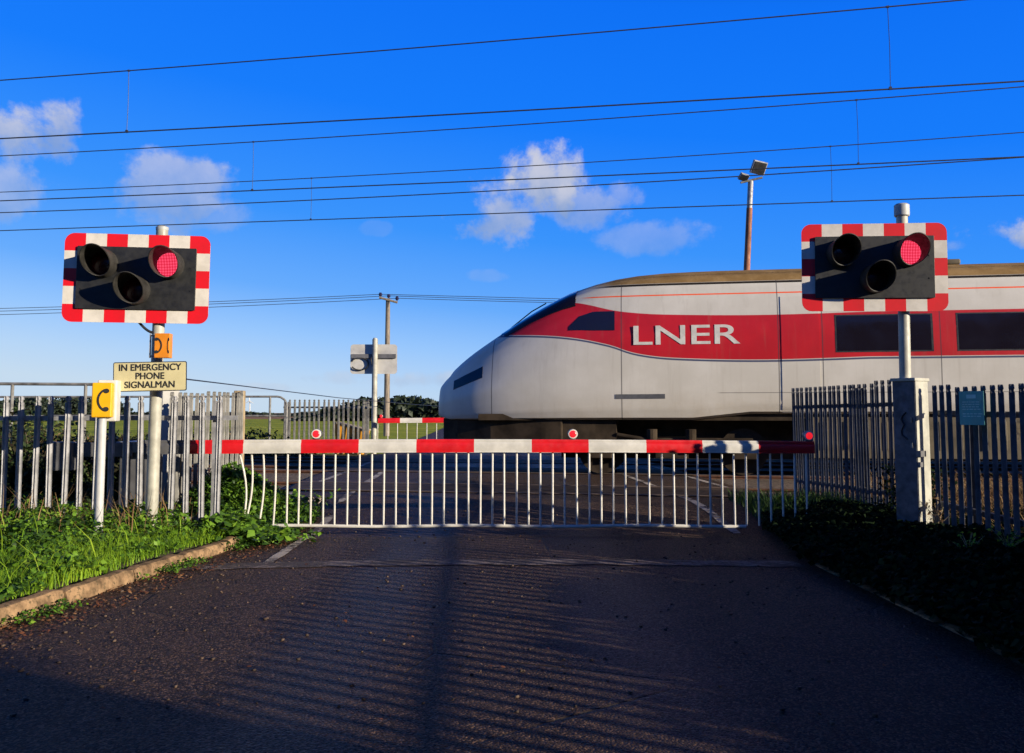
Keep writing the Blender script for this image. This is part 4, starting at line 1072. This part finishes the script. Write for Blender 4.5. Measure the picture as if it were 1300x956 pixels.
text_mesh('lettering', 'LNER', .50, M['white_paint'], TT, (4.86, 1.3585, 2.74), (math.pi / 2 - R(2.7), 0, math.pi), width=1.9, bold=.004, ext=.001)
def bogie(d):
    mb = MB()
    for y in (-1.0, 1.0):
        mb.box((d, y, .78), (2.9, .14, .22)); mb.box((d - 1.3, y, .64), (.42, .16, .26)); mb.box((d + 1.3, y, .64), (.42, .16, .26)); mb.box((d, y, .62), (.6, .2, .2))
        for q in (-.35, .35): mb.tube([(d + q, y * 1.08, .62), (d + q, y * 1.08, 1.05)], .10, 12)
        mb.tube([(d - 1.0, y * 1.1, .95), (d - .1, y * 1.1, .8)], .04, 8)
    mb.box((d, 0, .8), (.8, 1.9, .2))
    b_ = mb.build('bogie', M['bogie'], TT, bevel=.015)
    for q in (-1.3, 1.3):
        m2 = MB()
        for y in (-.72, .72):
            m2.tube([(d + q, y - .065, .64), (d + q, y + .065, .64)], .43, 32); m2.tube([(d + q, y - .085, .64), (d + q, y + .085, .64)], .12, 16)
        m2.tube([(d + q, -.8, .64), (d + q, .8, .64)], .08, 12)
        m2.build('wheelset', M['bogie'], b_, smooth=True)
for d in (4.6, 21.6, 30.8): bogie(d)
mb = MB(); x = 7.0
rr = random.Random(3)
while x < 19.2:
    l = rr.choice((1.3, 1.8, 2.4, 3.0)); hb = rr.uniform(.48, .6); hs = 1.27
    mb.box((x + l / 2, 0, (hb + hs) / 2), (l - .05, 2.5 - rr.uniform(0, .12), hs - hb))
    for k in range(int(l / .35)): mb.box((x + .25 + k * .35, -1.262, .95), (.04, .02, .5))
    x += l + rr.uniform(.0, .12)
mb.build('underfloor_equipment', M['underframe'], TT, bevel=.02)
mb = MB(); mb.box((13.5, 0, 1.27), (25, 2.3, .12)); mb.box((14, 0, .86), (23, 1.0, .74)); mb.box((3.0, 0, .92), (1.2, 2.2, .6)); mb.build('underframe', M['bogie'], TT)
mb = MB()
for x, l in ((8.5, 2.6), (13, 3.2), (18.5, 2.4)): mb.box((x, 0, 4.08), (l, 1.2, .10))
mb.build('roof_equipment', M['underframe'], TT, bevel=.03)

# ------------------------------------------------------------------ overhead wires
def wire_curve(px3, s):
    P = [at_s(x, y, s) for x, y in px3]; c = np.polyfit([p[0] for p in P], [p[1] for p in P], 2)
    if c[0] < 0: c = np.array([0, *np.polyfit([p[0] for p in P], [p[1] for p in P], 1)])
    return c
def ev(c, t): return float(np.polyval(c, t))
def ohl(label, s, mess, cont, droppers, r=.010):
    cm, cc = wire_curve(mess, s), wire_curve(cont, s); o0 = ts(0, s, 0)
    t = thing('overhead_line', label, 'overhead line', o0, -PHI, 'overhead line pairs')
    rg = list(np.linspace(-26, 22, 49))
    MB().tube([(q, 0, ev(cm, q)) for q in rg], r * .95, 6).build('messenger_wire', M['wire'], t, smooth=True)
    MB().tube([(q, 0, ev(cc, q)) for q in rg], r * 1.1, 6).build('contact_wire', M['wire'], t, smooth=True)
    for px_ in droppers:
        q = at_s(px_, 250, s)[0]
        mb = MB(); mb.tube([(q, 0, ev(cm, q)), (q + .01, 0, (ev(cm, q) + ev(cc, q)) / 2), (q, 0, ev(cc, q))], .005, 5); mb.box((q, 0, ev(cc, q) + .012), (.04, .03, .045)); mb.box((q, 0, ev(cm, q)), (.04, .025, .03)); mb.build('dropper', M['wire'], t)
ohl('nearest overhead wires, highest pair in the sky', TR[0] + .1, [(0, 102), (650, 50.5), (1222, 0)], [(0, 176), (650, 141), (1300, 103)], [158, 1135], .0105)
ohl('middle pair of overhead wires above the train', TR[1] - .2, [(0, 198), (650, 159), (1300, 110)], [(0, 255), (650, 228), (1300, 199)], [320, 1091], .011)
ohl('farthest pair of overhead wires, lowest in the sky', TR[2] - .4, [(0, 244), (650, 212), (1300, 168)], [(0, 293), (650, 270), (1300, 248)], [395, 1056], .011)
c6 = wire_curve([(0, 270), (650, 241), (1300, 199.5)], 18.3)
tag(MB().tube([tuple(ts(q, 18.3, ev(c6, q))) for q in np.linspace(-26, 22, 49)], .011, 6).build('feeder_wire', M['wire'], smooth=True), 'single overhead wire without droppers, second from the bottom', 'wire')

# ------------------------------------------------------------------ power pole and lines, floodlights, far cable
PY = 55
pp = at(491, 520, PY); ptop = at(491, 379, PY).z
t = thing('power_pole', 'wooden power pole with slanted crossarm behind the distant signal', 'pole', (pp.x, PY, 0))
MB().tube([(0, 0, -.2), (0, 0, ptop * .5), (0, 0, ptop)], [.19, .165, .13], 14).build('pole_shaft', M['pole_wood'], t, smooth=True)
armL, armR = at(482, 378, PY), at(505, 384.5, PY)
mb = MB(); mb.tube([(armL.x - pp.x, -.16, armL.z), (armR.x - pp.x, -.16, armR.z)], .07, 6); mb.tube([(0, -.1, ptop - .7), (armR.x - pp.x - .5, -.16, armR.z + .05)], .03, 6); mb.build('crossarm', M['pole_wood'], t)
tops = []
for px_, py_ in ((483.5, 374), (494, 376), (504.5, 379)):
    p = at(px_, py_, PY); tops.append(p)
    mb = MB(); mb.tube([(p.x - pp.x, -.16, p.z - .25), (p.x - pp.x, -.16, p.z - .1)], .03, 6); mb.tube([(p.x - pp.x, -.16, p.z - .12), (p.x - pp.x, -.16, p.z - .02), (p.x - pp.x, -.16, p.z + .1)], [.07, .12, .07], 12); mb.build('insulator', M['insul'], t, smooth=True)
for i, (p, yl, yr) in enumerate(zip(tops, (395, 398.5, 403), (381, 384, 386))):
    a = at(-60, yl + 1, PY + 1); m1 = at(267, (383.6, 386.5, 390.5)[i], PY); b = at(760, yr, PY); m2 = at(620, (377.5, 380, 382.5)[i], PY)
    cL = np.polyfit([a.x, m1.x, p.x], [a.z, m1.z, p.z], 2); cR = np.polyfit([p.x, m2.x, b.x], [p.z, m2.z, b.z], 2)
    pts = [(x, PY - .16, float(np.polyval(cL, x))) for x in np.linspace(a.x, p.x, 18)] + [(x, PY - .16, float(np.polyval(cR, x))) for x in np.linspace(p.x, b.x, 14)[1:]]
    tag(MB().tube(pts, .018, 5).build('power_line', M['wire'], smooth=True), 'thin power line, %s of the three carried by the wooden power pole' % ('uppermost', 'middle', 'lowest')[i], 'wire', 'power lines')
pts = [at(193, 476, 10), at(300, 489, 16), at(430, 505, 24), at(520, 513, 30), at(560, 516, 34)]
tag(MB().tube([tuple(p) for p in pts], .010, 5).build('cable', M['cable'], smooth=True), 'thin black cable sloping down from the left signal pole towards the wood', 'cable')
FLY = 27
fb = at(940, 480, FLY); ft = at(953, 230, FLY)
t = thing('floodlight_pole', 'leaning rusty pole with two floodlights rising behind the train', 'floodlight', (fb.x - .1, FLY, 0))
dx = ft.x - (fb.x - .1)
MB().tube([(0, 0, -.1), (dx * .5, 0, ft.z * .5), (dx * .9, 0, ft.z * .9)], [.11, .10, .09], 14).build('shaft', M['rust'], t, smooth=True)
MB().tube([(dx * .9, 0, ft.z * .9), (dx, 0, ft.z)], .082, 12).build('shaft_head', M['galv'], t, smooth=True)
MB().tube([(dx - .32, -.05, ft.z - .06), (dx + .34, -.05, ft.z + .10)], .035, 8).build('crossarm', M['galv_old'], t)
def flood(cx, cz, w, h, rx, ry, rz):
    rot = (Matrix.Rotation(rz, 3, 'Z') @ Matrix.Rotation(ry, 3, 'Y') @ Matrix.Rotation(rx, 3, 'X'))
    c = Vector((cx, -.1, cz)); o = MB().box(c, (w, .10, h), rot).build('floodlight', M['galv'], t, bevel=.012)
    MB().box(c + rot @ Vector((0, -.056, 0)), (w * .84, .02, h * .84), rot).build('lamp_glass', M['lamp_glass'], o)
p = at(962, 214, FLY); flood(p.x - (fb.x - .1), p.z, .46, .40, R(28), R(8), R(16))
p = at(943, 226, FLY); flood(p.x - (fb.x - .1), p.z, .30, .22, R(45), R(10), R(24))

# ------------------------------------------------------------------ far wood and trees
n = 26000
wx = RNG.uniform(at(395, 520, 170).x, at(1010, 520, 170).x, n); wy = RNG.uniform(150, 190, n)
prof_h = 4.0 + 1.2 * smooth_noise(wx, wx * .3, .13) + .9 * smooth_noise(wx, wx * .2, .5)
edge = np.clip((wx - at(395, 520, 170).x) / 14, 0.05, 1)
wz = RNG.random(n) ** .8 * prof_h * edge
tag(leaves('woodland', np.stack([wx, wy, wz], 1), 1.1, M['far_leaf'], .3, .8), 'dark distant woodland on the horizon behind the far signal', 'woodland', kind='stuff')
def far_tree(label, px_, py_top, Y, wid, bare=False):
    c = at(px_, 522, Y); h = at(px_, py_top, Y).z; t = thing('tree', label, 'tree', (c.x, Y, 0), 0, 'distant trees on the left horizon')
    mb = MB(); mb.tube([(0, 0, -.1), (0.1, 0, h * .3), (0, 0, h * .75)], [.3, .22, .08], 8)
    for i in range(9):
        a = random.uniform(0, 6.28); mb.tube([(0, 0, h * random.uniform(.2, .5)), (math.cos(a) * wid * .4, math.sin(a) * wid * .4, h * random.uniform(.6, .95))], [.1, .03], 5)
    mb.build('trunk', M['bark'], t)
    d = RNG.normal(size=(1600, 3)); d /= np.linalg.norm(d, axis=1)[:, None]
    r = (1 + .3 * np.sin(d[:, 0] * 6 + px_) * np.cos(d[:, 2] * 5)) * RNG.random(1600) ** .4
    C = d * r[:, None] * np.array([wid, wid, h * .42]) + np.array([0, 0, h * .56])
    leaves('crown', C, .5, M['far_leaf'], .3, .8, t)
for i, (a_, b_, c_, d_) in enumerate(((6, 507, 150, 3.2), (30, 504, 150, 3.0), (47, 502, 140, 3.2), (72, 508, 150, 3.4), (95, 503, 145, 3.0), (112, 511, 160, 2.6), (140, 510, 160, 3.0))):
    far_tree(('round distant tree at the left picture edge', 'distant tree between the leftmost fence posts', 'taller distant tree left of the yellow phone, second of the dark clump', 'low broad distant tree in the middle of the row', 'tall dark distant tree just left of the yellow phone', 'small distant tree hidden by the yellow phone', 'distant tree right of the yellow phone')[i], a_, b_, c_, d_)
# low far hedgerow
n = 9000; wx = RNG.uniform(-260, 40, n); wy = 330 + RNG.uniform(-4, 4, n); wz = RNG.random(n) * (1.5 + 1.0 * smooth_noise(wx, wx * .1, .06))
tag(leaves('hedgerow', np.stack([wx, wy, wz], 1), 1.3, M['far_leaf'], .3, .8), 'long low hedgerow along the far edge of the green field', 'hedgerow', kind='stuff')
# wind turbine
tb = at(317, 519, 900); th_ = at(317, 509, 900).z
t = thing('wind_turbine', 'tiny white wind turbine on the left horizon', 'wind turbine', (tb.x, 900, 0))
MB().tube([(0, 0, 0), (0, 0, th_)], [.7, .4], 8).build('tower', M['white_paint'], t)
for k in range(3):
    a = R(90 + 120 * k); MB().tube([(0, -1.5, th_), (math.cos(a) * 5, -1.5, th_ + math.sin(a) * 5)], [.5, .15], 6).build('blade', M['white_paint'], t)

# ------------------------------------------------------------------ world
EL = 12.7; SUN = Vector((1.75, -1.0, math.tan(R(EL)) * math.hypot(1.75, 1.0))).normalized()
w = bpy.data.worlds.new('World'); scn.world = w; w.use_nodes = True
wt = NT(w.node_tree); bg = w.node_tree.nodes['Background']
sky = wt.n('ShaderNodeTexSky', sky_type='NISHITA'); sky.sun_disc = False; sky.sun_elevation = R(EL); sky.sun_rotation = math.atan2(1.75, -1.0)
sky.air_density = 1.0; sky.dust_density = .3; sky.ozone_density = 3.0
gen = wt.n('ShaderNodeTexCoord').outputs['Generated']
g3 = wt.sep(gen)
side = wt.m('MULTIPLY', wt.m('ADD', g3[0], .1), -.10)
el = wt.m('SUBTRACT', g3[2], wt.m('MULTIPLY', side, 1.0))
deep = wt.ramp(wt.mr(el, 0, 1, 0, 1, False), [(0.0, (.56, .71, .88)), (.03, (.47, .67, .94)), (.07, (.31, .57, 1.0)), (.12, (.13, .41, 1.0)), (.20, (.035, .295, 1.0)), (.32, (.002, .20, 1.0)), (.44, (.0, .165, .95)), (.56, (.0, .05, .32)), (1.0, (.0, .010, .07))])
scl = wt.n('ShaderNodeVectorMath', operation='SCALE'); wt.put(scl.inputs[0], deep); scl.inputs['Scale'].default_value = 7.8
skyc = wt.mix(.95, sky.outputs[0], scl.outputs[0])
ysafe = wt.m('MAXIMUM', g3[1], .02)
U = wt.m('DIVIDE', g3[0], ysafe); Vv = wt.m('DIVIDE', g3[2], ysafe)
cn = wt.noise(gen, 9, 10, .62, .3); cn2 = wt.noise(gen, 26, 6, .6)
front = wt.mr(g3[1], .1, .25)
cm = None; shade = None
def uv(px_, py_): d = ray(px_, py_); return d.x / d.y, d.z / d.y
for (px_, py_, rx, ry, dens) in ((632, 264, 58, 46, .8), (688, 232, 58, 44, .95), (740, 260, 62, 26, .55), (795, 246, 30, 18, .4), (20, 165, 60, 44, .85), (75, 160, 34, 46, .8), (225, 235, 85, 52, .62), (280, 270, 60, 24, .3), (0, 240, 55, 40, .55),
                                 (1272, 298, 74, 24, .95), (1215, 312, 40, 10, .4), (618, 350, 24, 8, .14), (476, 290, 18, 9, .10), (850, 300, 70, 22, .3), (430, 480, 70, 10, .35), (550, 482, 80, 13, .45), (330, 492, 80, 6, .25)):
    u0, v0 = uv(px_, py_); a, b = rx / F, ry / F
    e = wt.m('ADD', wt.m('POWER', wt.m('ABSOLUTE', wt.m('DIVIDE', wt.m('SUBTRACT', U, u0), a)), 2.0), wt.m('POWER', wt.m('ABSOLUTE', wt.m('DIVIDE', wt.m('SUBTRACT', Vv, v0), b)), 2.0))
    f = wt.m('SUBTRACT', 1.25, wt.m('ADD', e, wt.m('MULTIPLY', wt.m('ADD', wt.m('SUBTRACT', .5, cn), wt.m('MULTIPLY', wt.m('SUBTRACT', .5, cn2), .35)), 6.6)))
    f = wt.m('MULTIPLY', wt.mr(f, .05, 1.2), dens)
    cm = f if cm is None else wt.m('MAXIMUM', cm, f)
    sh = wt.m('MULTIPLY', f, wt.m('DIVIDE', wt.m('SUBTRACT', Vv, v0), b))
    shade = sh if shade is None else wt.m('ADD', shade, sh)
cm = wt.m('MULTIPLY', cm, front)
lit = wt.mr(wt.m('ADD', shade, wt.m('MULTIPLY', wt.m('SUBTRACT', cn2, .5), 2.2)), -.9, .9)
cc = wt.mix(lit, (2.2, 3.0, 4.7), (5.2, 5.15, 5.4))
fin = wt.mix(wt.m('MULTIPLY', cm, .9), skyc, cc)
wt.put(bg.inputs['Color'], fin); bg.inputs['Strength'].default_value = .071
sl = bpy.data.lights.new('sun', 'SUN'); sl.energy = 5.0; sl.angle = R(.53); sl.color = (1.0, .88, .70)
so = bpy.data.objects.new('sun', sl); COL.objects.link(so); so.rotation_euler = SUN.to_track_quat('Z', 'Y').to_euler(); so.location = (10, -10, 10)
scn.view_settings.view_transform = 'Standard'; scn.view_settings.look = 'None'; scn.view_settings.gamma = 1
scn.view_settings.exposure = .85
